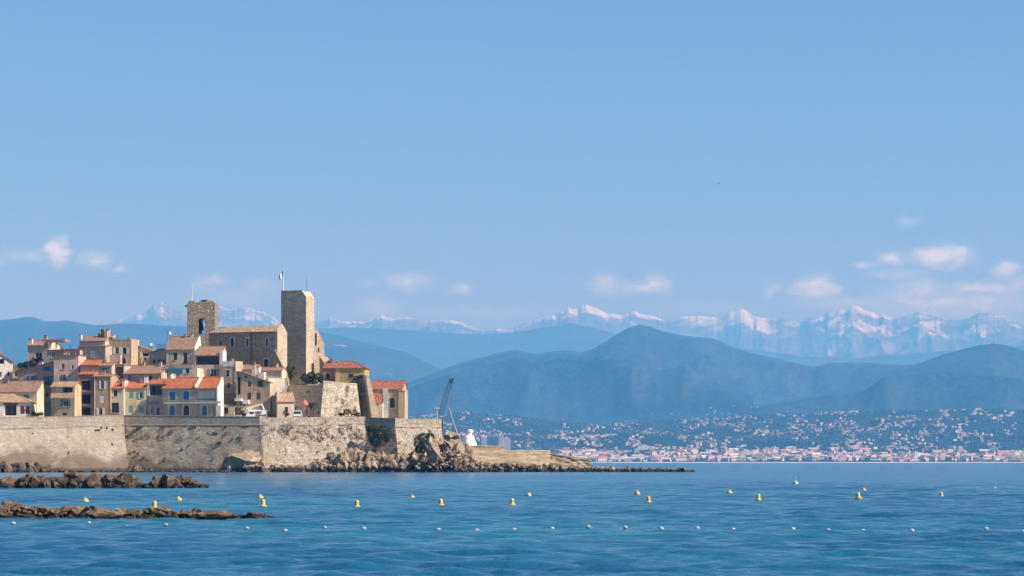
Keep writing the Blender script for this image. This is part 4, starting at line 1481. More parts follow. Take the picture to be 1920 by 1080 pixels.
TERR = masonry('terrace_stone', (0.66, 0.58, 0.46), .6, .34, .8, contrast=.45, bump=.22)
blockwall('terrace_wall', 'high pitted sunlit terrace wall below the mustard house', ((606, 716), (669, 721)), 724, 734, 800, TERR, 1.2, 5, .16, 1, foot=(600, 678))
blockwall('terrace_wall', 'lower terrace wall behind the palm tree', ((541, 724), (607, 725)), 733, 728, 790, TERR, .8, 4, .12, 2)
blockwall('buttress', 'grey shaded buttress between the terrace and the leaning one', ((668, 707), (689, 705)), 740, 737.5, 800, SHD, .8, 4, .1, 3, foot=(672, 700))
b = Bld('buttress', 'leaning bright buttress against the chapel', 'wall', 686, 725, -16, 13)
q = MB(); a = [b.uz(*p) for p in ((686, 706), (692, 706), (713, 790), (698, 790))]
q.prism(a[::-1], 'y', 0, 3.5); q.build('buttress_body', TOWERS, b.e)
b.slab('cap_stone', 685.5, 704, 692.5, 706, -.1, 3.6, CAP)

b = Bld('chapel', 'stone chapel with red roofs and a tall arched window', 'chapel', 693, 734, 6, 12.8)
pr = gable(9, 16, 734, .6)
b.front([(693, 730), (754, 730)], [(731, 746, 740.5, 765, 'pkfa')], 9, stucco('chapel_render', (.46, .37, .25), .6), prof=pr)
b.roof_eaves(pr, TR)
b.slab('end_pier', 747, 733, 759, 790, -.8, 5, stucco('tan_pier_render', (.50, .40, .28), .6))
b.slab('pier_cap', 746.5, 731.5, 759.5, 733.2, -.9, 5.1, CAP)
q = MB()
for k in range(15):
    r0 = 728 + k * 4
    a = .9 if k % 2 else .0
    u0, z0 = b.uz(717.5 + a, r0 + 3.8, -.35); u1, z1 = b.uz(728 - a, r0, -.35)
    st_ = MB(); st_.box(u0, u1, -.35, .05, z0, z1); st_.build('quoin', SURR, b.e)
b.canopy(699, 717.5, 737, 757, 2.6, TR)
b.slab('lower_wing', 700, 756, 717, 795, -2.4, .02, PSTONE)
# ------------------------------------------------------------------ rocks
RK = rock('cliff_rock', (0.42, 0.31, 0.205), (0.66, 0.57, 0.44), 1.3)
RKD = rock('reef_rock', (0.155, 0.10, 0.06), (0.32, 0.23, 0.145), .42, scale=1.2)
RKN = rock('ledge_rock', (0.22, 0.155, 0.095), (0.44, 0.34, 0.23), .26, scale=1.6)
RKJ = rock('jetty_rock', (0.34, 0.25, 0.16), (0.50, 0.42, 0.32), .9)


def boulder_mesh(seed, mat):
    """angular broken rock of about unit radius"""
    from mathutils import noise as mn
    rng = random.Random(seed)
    bm = bmesh.new()
    for k in range(17):
        d = Vector((rng.gauss(0, 1), rng.gauss(0, 1), rng.gauss(0, 1))).normalized()
        bm.verts.new(d * rng.uniform(.72, 1.12))
    bmesh.ops.convex_hull(bm, input=bm.verts)
    bmesh.ops.triangulate(bm, faces=bm.faces)
    bmesh.ops.subdivide_edges(bm, edges=bm.edges, cuts=3, use_grid_fill=True)
    off = Vector((rng.random() * 50, rng.random() * 50, 0))
    for v in bm.verts:
        p = v.co
        k = mn.fractal(p * 2.2 + off, 1.0, 2.0, 4) * .16
        st = mn.noise(Vector((p.x * 1.2, p.y * 1.2, p.z * 5.0)) + off)
        k -= .12 * max(0, .25 - abs(st)) * 4
        v.co = p * (1 + k)
    bmesh.ops.triangulate(bm, faces=bm.faces)
    me = bpy.data.meshes.new('boulder')
    bm.to_mesh(me)
    bm.free()
    me.materials.append(mat)
    return me


VAR = {m: [boulder_mesh(s * 31 + k, mm) for s in range(9)] for k, (m, mm) in enumerate((('c', RK), ('r', RKD), ('j', RKJ), ('n', RKN)))}
rngb = random.Random(3)


def boulder(kind, x, y, z, rx, ry, rz, label, group, tilt=.4, yaw=None):
    o = link('boulder', rngb.choice(VAR[kind]))
    o.location = (x, y, z)
    o.scale = (rx, ry, rz)
    o.rotation_euler = (rngb.uniform(-tilt, tilt), rngb.uniform(-tilt, tilt), rngb.uniform(0, 6.28) if yaw is None else yaw + rngb.uniform(-.3, .3))
    return tag(o, label, 'boulder', group)


def rock_band(kind, tops, px_step, Yfun, label, group, size, tall=1.0, tilt=.45, fill=2.2):
    """boulders stacked from the water up to a skyline given as (column,row)"""
    tp = np.array(tops, float)
    px = tp[0, 0]
    while px < tp[-1, 0]:
        top = float(np.interp(px, tp[:, 0], tp[:, 1]))
        Y0 = Yfun(px)
        m = Y0 / FPX
        zt = CAMH + (HZ - top) * m
        s = rngb.uniform(*size)
        z = -.15 * s
        lvl = 0
        while True:
            r = s * rngb.uniform(.75, 1.25)
            zc = min(z + r * .35 * tall, zt - r * tall * .72)
            zc = max(zc, -r * .3)
            Y = Y0 + zc * .55 + rngb.uniform(-.3, .3) * s
            boulder(kind, (px + rngb.uniform(-.4, .4) * px_step - 960) * Y / FPX, Y, zc, r * rngb.uniform(.8, 1.3), r * rngb.uniform(.8, 1.2), r * tall * rngb.uniform(.7, 1.1), label, group, tilt)
            if zc + r * tall * .75 >= zt or lvl > 7: break
            z = zc + r * tall * .75
            lvl += 1
        px += px_step * rngb.uniform(.75, 1.25)


rock_band('c', [(424, 884), (432, 858), (444, 846), (458, 843), (474, 845), (486, 856), (496, 866), (520, 868), (548, 872), (575, 870), (592, 862),
                (612, 852), (628, 846), (645, 843), (660, 838), (682, 841), (705, 846), (735, 850), (768, 852), (785, 838), (800, 826), (812, 818),
                (822, 826), (834, 824), (848, 826), (862, 824), (872, 838), (882, 856), (890, 866)], 12, lambda p: 697 - (0 if p < 760 else -6),
          'rough brown boulder in the cliff under the ramparts', 'cliff boulders', (1.5, 2.6), 1.6, .6)
rock_band('c', [(768, 866), (790, 852), (806, 846), (822, 846), (840, 844), (858, 846), (872, 856), (888, 868)], 13, lambda p: 699.0,
          'rough brown boulder in the cliff under the ramparts', 'cliff boulders', (1.0, 1.7), 1.3, .7)
# one big leaning slab in the cliff, a dark cave rock below the shaded wall
def big(px, py, Y, rx, ry, rz, label, rot, kind='c', v=0):
    o = link('boulder', VAR[kind][v]); p = P(px, py, Y)
    o.location = p; o.scale = (rx, ry, rz); o.rotation_euler = rot
    return tag(o, label, 'boulder')
big(811, 848, 697, 2.4, 2.0, 4.4, 'large leaning slab beside the green bush', (.2, -.35, .4), v=2)
big(458, 866, 697, 5.6, 3.2, 4.3, 'big rounded rock standing against the shaded rampart', (.1, .1, .2), v=4)
big(857, 850, 702, 3.0, 2.5, 3.3, 'tall pale outcrop at the harbour end of the cliff', (.1, .2, 1.0), v=5)
rock_band('r', [(-60, 862), (0, 862), (18, 864), (40, 868), (70, 862), (84, 864), (96, 876), (130, 880), (200, 882), (232, 878), (240, 872), (262, 872), (276, 876), (282, 883)], 16,
          lambda p: 668 + p * .06, 'dark jagged boulder at the foot of the left rampart', 'boulders at the rampart foot', (1.0, 1.7), 1.2, .7)
rock_band('r', [(4, 908), (12, 898), (25, 900), (40, 893), (62, 888), (80, 897), (105, 900), (122, 891), (135, 884), (150, 888), (165, 893), (182, 888), (205, 891), (225, 888),
                (248, 890), (262, 897), (275, 905), (282, 902), (296, 891), (310, 890), (325, 893), (345, 889), (355, 896), (365, 902), (376, 903), (384, 905)], 14,
          lambda p: 268.0, 'dark craggy rock of the small reef before the left rampart', 'rocks of the far reef', (.6, 1.0), 1.0, .8)
rock_band('n', [(-60, 945), (0, 948), (22, 946), (30, 941), (40, 947), (60, 950), (100, 949), (150, 949), (190, 951), (235, 952), (260, 955), (300, 951), (314, 948), (326, 955), (360, 958), (390, 957),
                (410, 956), (432, 964), (455, 968), (470, 963), (482, 961), (492, 970), (503, 973)], 21,
          lambda p: 124.0, 'brown rock of the long low reef inside the buoys', 'rocks of the near reef', (.34, .58), .62, .35)
big(192, 966, 121, 1.05, .7, .34, 'smooth pale flat slab lying in the near reef', (0.05, 0.03, .2), 'n', 3)
big(404, 966, 121.5, .95, .6, .32, 'broad tan slab at the tip of the near reef', (0.04, -.05, .1), 'n', 6)
big(20, 950, 124.5, .5, .5, .3, 'white topped rock in the near reef', (0.1, .1, .3), 'n', 1)
rock_band('j', [(880, 858), (900, 864), (930, 867), (960, 866), (1000, 870), (1040, 870), (1080, 872), (1110, 874), (1150, 875), (1200, 876), (1240, 878), (1275, 877), (1290, 880), (1302, 883)], 14,
          lambda p: 704.0, 'boulder of the low rock jetty reaching into the bay', 'jetty boulders', (.9, 1.4), .9, .6)
def rubble_fill(label, kind, tops, Y0, n, size):
    """loose broken stone between the boulders, one mass"""
    tp = np.array(tops, float)
    q = MB()
    src = [([v.co.copy() for v in m.vertices], [tuple(f.vertices) for f in m.polygons]) for m in STONES[kind]]
    for k in range(n):
        px = rngb.uniform(tp[0, 0], tp[-1, 0])
        top = float(np.interp(px, tp[:, 0], tp[:, 1]))
        zt = max(.15, CAMH + (HZ - top) * Y0 / FPX)
        z = zt * rngb.random() * .95
        Y = Y0 - size[1] * 1.2 + z * .6 + rngb.uniform(-1, 1) * size[1]
        r = rngb.uniform(*size)
        M = Matrix.Rotation(rngb.uniform(0, 6.28), 3, 'Z') @ Matrix.Rotation(rngb.uniform(-.6, .6), 3, 'X')
        vs, fs = rngb.choice(src)
        c = Vector(((px - 960) * Y / FPX, Y, z))
        q.add([M @ Vector((v.x * r, v.y * r, v.z * r * .8)) + c for v in vs], fs)
    return tag(q.build('rubble', dict(c=RK, r=RKD, j=RKJ, n=RKN)[kind], fix=False), label, 'rubble', kind='stuff')


def stone_mesh(seed, mat):
    rng = random.Random(seed)
    bm = bmesh.new()
    for k in range(12):
        d = Vector((rng.gauss(0, 1), rng.gauss(0, 1), rng.gauss(0, 1))).normalized()
        bm.verts.new(d * rng.uniform(.7, 1.1))
    bmesh.ops.convex_hull(bm, input=bm.verts)
    me = bpy.data.meshes.new('stone'); bm.to_mesh(me); bm.free()
    return me


STONES = {m: [stone_mesh(s * 13 + k, None) for s in range(6)] for k, m in enumerate('crjn')}
rubble_fill('loose broken stone between the cliff boulders', 'c', [(424, 884), (450, 856), (490, 868), (560, 876), (600, 868), (650, 850), (700, 852), (770, 858), (800, 846), (860, 844), (890, 868)], 697, 300, (.35, .95))
rubble_fill('small stones along the foot of the left rampart', 'r', [(-60, 874), (90, 876), (150, 883), (230, 882), (430, 883.5)], 676, 170, (.25, .6))
rubble_fill('loose dark stones of the far reef', 'r', [(2, 910), (60, 898), (140, 892), (230, 896), (270, 906), (300, 900), (350, 898), (388, 910)], 268, 260, (.12, .3))
rubble_fill('loose brown stones of the near reef', 'n', [(-60, 951), (100, 954), (300, 957), (410, 961), (480, 968), (508, 974)], 124, 330, (.06, .17))
rubble_fill('loose stones of the rock jetty', 'j', [(880, 866), (1000, 873), (1100, 876), (1200, 879), (1300, 883.5)], 704, 420, (.25, .6))

# cores that the boulders sit on
def core(name, label, pts, Y, depth, mat):
    q = MB()
    P0 = [P(px, py, Y) for px, py in pts]
    n = len(P0)
    vs = [(p.x, Y - depth, -1.5) for p in P0] + [(p.x, Y, max(p.z, -.3)) for p in P0] + [(p.x, Y + depth, max(p.z, -.3)) for p in P0] + [(p.x, Y + depth * 1.6, -1.5) for p in P0]
    fs = [(k * n + i, k * n + i + 1, (k + 1) * n + i + 1, (k + 1) * n + i) for k in range(3) for i in range(n - 1)]
    q.add(vs, fs)
    return tag(q.build(name, mat), label, kind='structure')
core('cliff_foot', 'rock bed of the cliff', [(420, 884), (450, 864), (480, 868), (500, 880), (580, 881), (620, 870), (660, 862), (700, 864), (770, 870), (800, 856), (860, 854), (890, 876)], 703, 3, RK)
core('reef_bed', 'bed of the far reef', [(0, 912), (60, 896), (130, 894), (220, 896), (270, 908), (300, 898), (350, 900), (372, 908)], 268.6, .7, RKD)
core('reef_bed', 'bed of the near reef', [(-60, 955), (100, 955), (300, 959), (420, 966), (480, 971), (500, 975)], 124.3, .7, RKN)
core('jetty_bed', 'bed of the rock jetty', [(870, 866), (1000, 874), (1150, 879), (1280, 881), (1300, 884)], 706, 3, RKJ)

# ------------------------------------------------------------------ jetty walls, sculpture, crane, mast
JW = masonry('jetty_stone', (0.50, 0.40, 0.27), .9, .4, .4)
blockwall('jetty_wall', 'tan retaining wall along the rock jetty', ((884, 847), (1032, 846)), 716, 728, 872, JW, .5, 5, .2, 11)
blockwall('jetty_wall', 'upper tan parapet under the white sculpture', ((872, 837), (946, 838)), 728, 732, 862, JW, .2, 12, .05, 12)
blockwall('jetty_wall', 'low outer end of the jetty wall', ((1032, 851), (1108, 864)), 729, 730, 876, JW, .5, 4, .25, 13)
blockwall('jetty_wall', 'grey stone block standing over the harbour end of the cliff', ((836, 808), (862, 816)), 722, 724, 850, ROUGH, .5, 6, .15, 14)
p = P(879, 837.5, 733)
q = MB()
prof = [(.3, 0), (1.75, .0), (1.98, .35), (2.0, .9), (1.75, 1.6), (1.5, 2.3), (1.42, 2.7), (1.15, 3.05), (.7, 3.3), (.58, 3.55), (.68, 3.85), (.86, 4.15), (.9, 4.45), (.72, 4.75), (.4, 4.92), (.05, 4.96)]
q.lathe(prof, 24, (0, 0, 0), 1.0, .85)
q.v = [(x + .18 * max(0, z - 2.4) + (.12 if z < 1 else 0), y, z * .96) for x, y, z in q.v]
o = q.build('sculpture', flat('white_painted_steel', (.82, .83, .84), .5, 0, .04), smooth=True)
o.location = p; tag(o, 'plain white rounded sculpture on the jetty parapet', 'sculpture')

# lattice crane in the harbour
Yc = 790
e = empty('lattice_crane', P(822, 862, Yc), 0, 'dark blue lattice crane boom rising behind the end bastion', 'crane')
org = Vector(e.location)
STEEL = flat('blue_grey_steel', (.05, .075, .11), .5, .3)
def rel(px, py): return P(px, py, Yc) - org
a, b_ = rel(823, 786), rel(844, 718)
ax = (b_ - a).normalized(); sd = ax.cross(Vector((0, 1, 0))).normalized()
q = MB()
L = (b_ - a).length; N = 16
corners = []
for sx, sy in ((-1, -1), (1, -1), (1, 1), (-1, 1)):
    f = lambda t, sx=sx, sy=sy: a + ax * L * t + (sd * sx + Vector((0, 1, 0)) * sy) * (.62 - .3 * abs(t - .45))
    corners.append(f)
    for i in range(N): q.tube(f(i / N), f((i + 1) / N), .075, n=5, cap=False)
for i in range(N):
    for k in range(4):
        f, g_ = corners[k], corners[(k + 1) % 4]
        q.tube(f(i / N), g_((i + 1) / N) if i % 2 else f((i + 1) / N), .04, n=4, cap=False)
        q.tube(f((i + (i % 2)) / N), g_((i + 1 - (i % 2)) / N), .045, n=4, cap=False)
q.build('lattice_boom', STEEL, e)
q = MB(); t = rel(845, 713); q.box(t.x - .55, t.x + .75, t.y - .35, t.y + .35, t.z - .9, t.z + .35); q.tube(t + Vector((-.5, 0, .2)), t + Vector((.9, 0, .5)), .16); q.build('boom_head', STEEL, e)
q = MB(); q.tube(t + Vector((.3, 0, 0)), rel(846, 770), .035, n=4); q.tube(t + Vector((-.4, 0, 0)), rel(814, 800), .03, n=4); q.build('cable', IRON, e)
q = MB(); c = rel(822, 790); q.box(c.x - 2.4, c.x + 1.4, -1.5, 1.5, .9, c.z); q.build('cab', STEEL, e)
q = MB(); q.box(c.x - 3, c.x + 3, -2, 2, 0, .9); q.build('track', IRON, e)

# telescopic boom leaning behind the sculpture
Yt = 752
e = empty('mobile_crane', P(866, 862, Yt), 0, 'grey telescopic boom leaning left beside the white sculpture', 'crane')
org = Vector(e.location)
f = lambda px, py: P(px, py, Yt) - org
GST = flat('grey_boom_paint', (.22, .27, .33), .4, .2)
for (p0, p1, r, nm) in (((864, 838), (856, 811), .40, 'boom_section'), ((857, 814), (848, 788), .33, 'boom_section'), ((849, 790), (840, 762), .26, 'boom_section')):
    q = MB(); q.tube(f(*p0), f(*p1), r, r * .96, 8); q.build(nm, GST, e)
q = MB(); h = f(840, 761); q.box(h.x - .5, h.x + .35, -.3, .3, h.z - .5, h.z + .25); q.build('boom_head', GST, e)
q = MB(); q.box(-2.2, 2.6, -1.2, 1.2, .6, 3.6); q.build('cab', GST, e)
for dx in (-1.5, 1.8):
    q = MB(); q.tube((dx, -1.35, .55), (dx, 1.35, .55), .55, n=14); q.build('wheel', IRON, e)
mbq = MB(); mbq.box(-30, 5, 738, 830, -1.5, P(822, 862, Yc).z)
tag(mbq.build('quay', JW), 'harbour quay behind the bastion', kind='structure')

p = P(819.5, 788, 716)
e = empty('lamp_post', p, 0, 'grey lamp post with a flat twin head on the end bastion', 'lamp')
h = rise(22, 716)
q = MB(); q.tube((0, 0, -.3), (0, 0, h), .13, .09); q.build('post', FRAME, e)
q = MB(); q.box(-.65, .65, -.25, .25, h - .05, h + .22); q.tube((-.5, 0, h - .2), (.5, 0, h - .2), .05); q.build('lamp_head', FRAME, e)
for px in (990,):
    p = P(px, 846, 735); q = MB(); q.tube((0, 0, -.5), (0, 0, rise(28, 735)), .09, .05); q.tube((-.7, 0, rise(22, 735)), (.7, 0, rise(22, 735)), .035)
    o = q.build('mast', FRAME); o.location = p; tag(o, 'thin pale mast with a crossbar on the jetty', 'mast')

# ------------------------------------------------------------------ plants
GREEN = leaves('bush_leaves', (0.035, 0.055, 0.014), (0.11, 0.135, 0.035))
DGREEN = leaves('dark_leaves', (0.018, 0.028, 0.012), (0.055, 0.07, 0.025))
DRY = leaves('dry_wall_plants', (0.025, 0.026, 0.012), (0.07, 0.062, 0.03), 2.0)
BARK = flat('bark', (0.12, 0.085, 0.06), .95)
rngl = random.Random(23)


def leaf_cloud(q, blobs, n, size):
    for k in range(n):
        c, r = rngl.choice(blobs)
        while True:
            d = Vector((rngl.uniform(-1, 1), rngl.uniform(-1, 1), rngl.uniform(-1, 1)))
            if .25 < d.length < 1: break
        d = d.normalized() * (d.length ** .5)
        p = Vector(c) + Vector((d.x * r[0], d.y * r[1], d.z * r[2]))
        nn = (d + Vector((rngl.gauss(0, .6), rngl.gauss(0, .6), rngl.gauss(0, .6)))).normalized()
        u = nn.orthogonal().normalized(); u = Matrix.Rotation(rngl.uniform(0, 6.28), 3, nn) @ u
        w = nn.cross(u)
        s = size * rngl.uniform(.6, 1.3)
        q.quad(p - u * s, p - w * s * .5, p + u * s, p + w * s * .5)


def tree(name, label, cat, px, base_row, Y, blobs, n, size, mat, trunk=True, part='crown'):
    o0 = P(px, base_row, Y)
    e = empty(name, o0, 0, label, cat)
    bl = []
    for bx, by, rx, ry in blobs:
        c = P(bx, by, Y) - o0
        m = Y / FPX
        bl.append((c, (rx * m, min(rx, ry) * m * .9, ry * m)))
    q = MB(); leaf_cloud(q, bl, n, size); q.build(part, mat, e, fix=False)
    q = MB()
    for c, r in bl[:4]:
        q.tube((0, 0, -.4), c * .6, .2, .12, 6); q.tube(c * .6, c, .12, .05, 5)
    q.build('trunk' if trunk else 'stems', BARK, e)
    return e


tree('tree', 'bright green tree against the shaded castle tower', 'tree', 546, 712, 751, [(543, 693, 6, 10), (549, 700, 8, 9), (541, 702, 5, 7), (552, 690, 4, 6)], 1500, .2, GREEN)
tree('tree', 'dark spreading tree below the sunlit castle annex', 'tree', 586, 728, 737, [(572, 708, 9, 8), (584, 704, 9, 7), (596, 706, 9, 7), (588, 714, 10, 8), (602, 712, 6, 6), (577, 715, 6, 6)], 2400, .22, DGREEN)
tree('shrub', 'green roof garden shrubs beside the stone house', 'bush', 58, 692, 747, [(40, 685, 9, 5), (52, 683, 9, 6), (64, 679, 9, 8), (74, 676, 7, 8), (58, 688, 14, 4)], 1700, .2, GREEN, False, 'foliage')
tree('shrub', 'planter of bright shrubs on the roof terrace with the blue awning', 'bush', 309, 699, 726.5, [(306, 695, 4, 3.5), (312, 694, 4, 3.5)], 500, .14, GREEN, False, 'foliage')
tree('shrub', 'small hedge in front of the dazzling white end wall', 'bush', 68, 781, 712, [(63, 775, 4, 4), (70, 777, 6, 3.4), (77, 776, 5, 3.4)], 900, .14, DGREEN, False, 'foliage')
tree('shrub', 'big green bush growing above the leaning slab', 'bush', 795, 850, 699.5, [(784, 830, 9, 15), (794, 822, 12, 11), (806, 818, 9, 7), (785, 843, 7, 8), (797, 835, 10, 10)], 3200, .22, GREEN, False, 'foliage')
tree('shrub', 'green scrub on the grey stone block above the cliff', 'bush', 845, 836, 716, [(845, 826, 9, 6), (855, 822, 7, 6), (838, 819, 6, 4)], 1100, .2, GREEN, False, 'foliage')
tree('ivy', 'dark curtain of ivy hanging on the short shaded rampart', 'plant', 708, 850, 707.5, [(697, 815, 9, 16), (712, 812, 13, 15), (725, 818, 7, 13), (706, 826, 12, 12), (694, 804, 8, 6)], 3600, .22, DGREEN, False, 'foliage')
tree('shrub', 'small bush on the wall beside the mustard house', 'bush', 668, 716, 738, [(666, 709, 5, 4), (673, 707, 5, 3), (679, 706, 4, 3)], 500, .16, DGREEN, False, 'foliage')
tree('shrub', 'scrub on the terrace above the rough rampart', 'bush', 655, 782, 718, [(650, 772, 7, 6), (663, 773, 8, 6), (672, 778, 7, 5), (640, 777, 6, 3)], 1100, .18, DRY, False, 'foliage')
for px, py, w, lab in ((455, 774, 4, 'brown dry bush behind the parapet beside the white truck'), (535, 774, 5, 'dry reddish bush beside the parked white van'), (506, 776, 4, 'rosy shrub beside the boom truck')):
    tree('shrub', lab, 'bush', px, 784, 708, [(px, py, w, 5), (px + 3, py + 3, w, 3)], 420, .15, DRY, False, 'foliage')

# palm
o0 = P(588, 781, 720)
e = empty('palm_tree', o0, 0, 'small palm tree in front of the lower terrace wall', 'tree')
h = rise(27, 715)
q = MB()
for i in range(8): q.tube((.05 * math.sin(i), 0, h * i / 8 - .3), (.05 * math.sin(i + 1), 0, h * (i + 1) / 8 - .3), .2 - .006 * i, .17 - .006 * i, 8)
q.build('trunk', BARK, e)
for k in range(26):
    q = MB()
    az, up = k * 2.4, rngl.uniform(-.2, 1.0)
    d = Vector((math.cos(az), math.sin(az), 0))
    L = 1.9; pts = []
    for i in range(7):
        t = i / 6
        pts.append(Vector((0, 0, h - .3)) + d * L * t * math.cos(up * .6) + Vector((0, 0, L * (math.sin(up) * t - .85 * t * t))))
    sd = d.cross(Vector((0, 0, 1)))
    for i in range(6):
        w0, w1 = .34 * math.sin(math.pi * (i + .4) / 7), .34 * math.sin(math.pi * (i + 1.4) / 7)
        for sg in (-1, 1):
            q.quad(pts[i], pts[i] + sd * sg * w0 - Vector((0, 0, w0 * .5)), pts[i + 1] + sd * sg * w1 - Vector((0, 0, w1 * .5)), pts[i + 1])
    q.build('frond', DGREEN, e, fix=False)

# tufts rooted in the walls
q = MB()
def tufts(key, n, rr, vr=(0, 1), ur=(0, 1), per=38, size=.14):
    X, Y, Z, nn = FACES[key]
    for k in range(n):
        j = int((vr[0] + (vr[1] - vr[0]) * rngl.random()) * (X.shape[0] - 1)); i = int((ur[0] + (ur[1] - ur[0]) * rngl.random()) * (X.shape[1] - 1))
        p = Vector((X[j, i], Y[j, i], Z[j, i])) + nn * .1
        if p.z < 2.5: continue
        r = rr * rngl.uniform(.35, 1.3)
        leaf_cloud(q, [(p, (r, r * .5, r * rngl.uniform(.8, 1.5)))], int(per * (r / rr) ** 1.5) + 5, size)
tufts('rampart_wall3', 85, .8, (.72, 1.0)); tufts('rampart_wall3', 16, .4, (.35, .8), (.5, 1)); tufts('rampart_wall3', 14, 1.0, (.9, 1), per=60)
tufts('rampart_wall2', 26, .4, (.75, 1.0)); tufts('rampart_wall2', 16, .35, (.3, .8)); tufts('rampart_wall2', 9, .9, (.78, 1.0), (.02, .25), per=80)
tufts('rampart_wall2', 3, .9, (.6, .75), (.66, .72), per=80); tufts('rampart_wall2', 3, .9, (.72, .85), (.82, .86), per=80)
tufts('rampart_wall1', 8, .3, (.9, 1.0), (.82, 1)); tufts('rampart_wall1', 5, .25, (.4, .95), (.4, 1))
tufts('rampart_wall5', 16, .6, (.3, 1)); tufts('terrace_wall1', 60, .85, (.1, .92)); tufts('terrace_wall2', 18, .4, (.1, .9)); tufts('buttress3', 10, .4, (0, .8))
tufts('rampart_wall4', 14, .6, (.4, 1), per=50)
tag(q.build('wall_plants', DRY, fix=False), 'scattered tufts of scrub rooted in the rampart walls', 'plants', kind='stuff')

# ------------------------------------------------------------------ vehicles on the promenade
CARW = flat('white_car_paint', (.78, .79, .80), .3, 0, .03)
TYRE = flat('tyre_rubber', (.02, .02, .02), .8)
LAMPR = flat('red_lamp', (.4, .02, .02), .3)


def wheel(e, x, y, r=.34):
    q = MB(); q.tube((x - .11, y, r), (x + .11, y, r), r, n=16); o = q.build('wheel', TYRE, e)
    q = MB(); q.tube((x - .12, y, r), (x + .12, y, r), r * .55, n=10); q.build('rim', FRAME, o)


gz = 14.0
p = P(557.5, 779, 711)
e = empty('van', (p.x, p.y, gz + .25), .06, 'white van with a dark rear window parked behind the parapet', 'van')
q = MB()
sec = [(-1.22, .3), (1.22, .3), (1.26, 1.0), (1.14, 1.25), (1.0, 1.95), (.85, 2.1), (-.85, 2.1), (-1.0, 1.95), (-1.14, 1.25), (-1.26, 1.0)]
n = len(sec); vs = []
for yy, sc_ in ((0, .97), (.25, 1), (3.6, 1), (4.0, .97)):
    vs += [(x * sc_, yy, z if yy < 3.9 else min(z, 1.95)) for x, z in sec]
fs = [tuple(range(n - 1, -1, -1)), tuple(range(3 * n, 4 * n))] + [(k * n + i, k * n + (i + 1) % n, (k + 1) * n + (i + 1) % n, (k + 1) * n + i) for k in range(3) for i in range(n)]
q.add(vs, fs); q.build('body', CARW, e)
q = MB(); q.add([(-1.0, -.02, 1.22), (1.0, -.02, 1.22), (.88, -.012, 1.85), (-.88, -.012, 1.85)], [(0, 1, 2, 3)]); q.build('window', glass(), e, fix=False)
for sx in (-1, 1):
    q = MB(); q.box(sx * 1.08 - .08, sx * 1.08 + .08, -.04, .1, .85, 1.15); q.build('tail_lamp', LAMPR, e)
    wheel(e, sx * 1.1, .9); wheel(e, sx * 1.1, 3.2)
q = MB(); q.box(-1.2, 1.2, -.1, .1, .3, .55); q.build('bumper', TYRE, e)

p = P(481, 780, 709)
e = empty('boom_truck', (p.x, p.y, gz + .1), .05, 'white utility truck with a folded white boom lift', 'truck')
q = MB(); q.prism([(-2.7, .45), (-2.7, 1.15), (-2.3, 1.3), (-1.9, 1.95), (-.5, 1.98), (-.35, 1.1), (2.6, 1.1), (2.6, .45)], 'y', -.95, .95); q.build('body', CARW, e)
q = MB(); q.box(-1.85, -.62, -.985, -.952, 1.28, 1.82); q.box(-.25, 2.5, -1.0, -.952, .72, .98); q.build('window', glass(), e)
for x in (-1.8, 1.7):
    for yy in (-.82, .82):
        q = MB(); q.tube((x, yy - .12, .38), (x, yy + .12, .38), .4, n=16); o = q.build('wheel', TYRE, e)
        q = MB(); q.tube((x, yy - .13, .38), (x, yy + .13, .38), .2, n=10); q.build('rim', FRAME, o)
q = MB(); q.tube((1.4, 0, 1.1), (1.4, 0, 2.2), .35, .28, 12); q.build('turret', CARW, e)
q = MB()
for a, b_ in (((1.4, 2.2), (-2.2, 2.2)), ((-2.2, 2.2), (-2.5, 2.65)), ((-2.5, 2.65), (1.3, 3.9)), ((1.3, 3.9), (1.9, 2.7)), ((1.9, 2.7), (1.9, 1.4))):
    q.tube((a[0], 0, a[1]), (b_[0], 0, b_[1]), .2, .17, 8)
q.build('boom', CARW, e)
q = MB(); q.box(1.5, 2.6, -.5, .5, 1.3, 2.3); q.build('basket', CARW, e)
# parasol on the terrace
p = P(571, 764, 722)
e = empty('parasol', (p.x, p.y, float(ground_h(np.array(571.), np.array(722.))) - .05), 0, 'faded red parasol beside the palm tree', 'parasol')
hh = P(571, 748, 716).z - e.location.z
q = MB(); q.tube((0, 0, 0), (0, 0, hh), .04); q.build('pole', FRAME, e)
q = MB(); q.lathe([(1.15, hh - 1.5), (.95, hh - 1.0), (.5, hh - .4), (.05, hh)], 8); q.build('canopy', flat('faded_red_cloth', (.52, .16, .1), .9), e)

# ------------------------------------------------------------------ buoys, floats, rope, bird
YEL = flat('yellow_buoy_plastic', (.52, .40, .09), .5, 0, .3, 6.0)
FLO = flat('white_float_plastic', (.44, .42, .39), .5, 0, .08)
def wl_depth(row): return CAMH * FPX / (row - HZ)
qc = MB(); qc.lathe([(.02, -.3), (.28, -.28), (.33, -.08), (.34, .04), (.30, .10), (.20, .14), (.185, .22), (.175, .52), (.15, .58), (.05, .62), (.02, .63)], 18)
cme = qc.mesh('marker_buoy', YEL, True)
qr = MB(); qr.lathe([(.02, -.24), (.2, -.2), (.28, -.05), (.29, .06), (.25, .18), (.17, .26), (.09, .3), (.07, .36), (.03, .38)], 18)
rme = qr.mesh('round_buoy', YEL, True)
ring = MB(); ring.lathe([(.30, -.02), (.36, 0), (.36, .06), (.30, .08)], 18); ringme = ring.mesh('collar', flat('buoy_waterline_grime', (.28, .22, .05), .7))
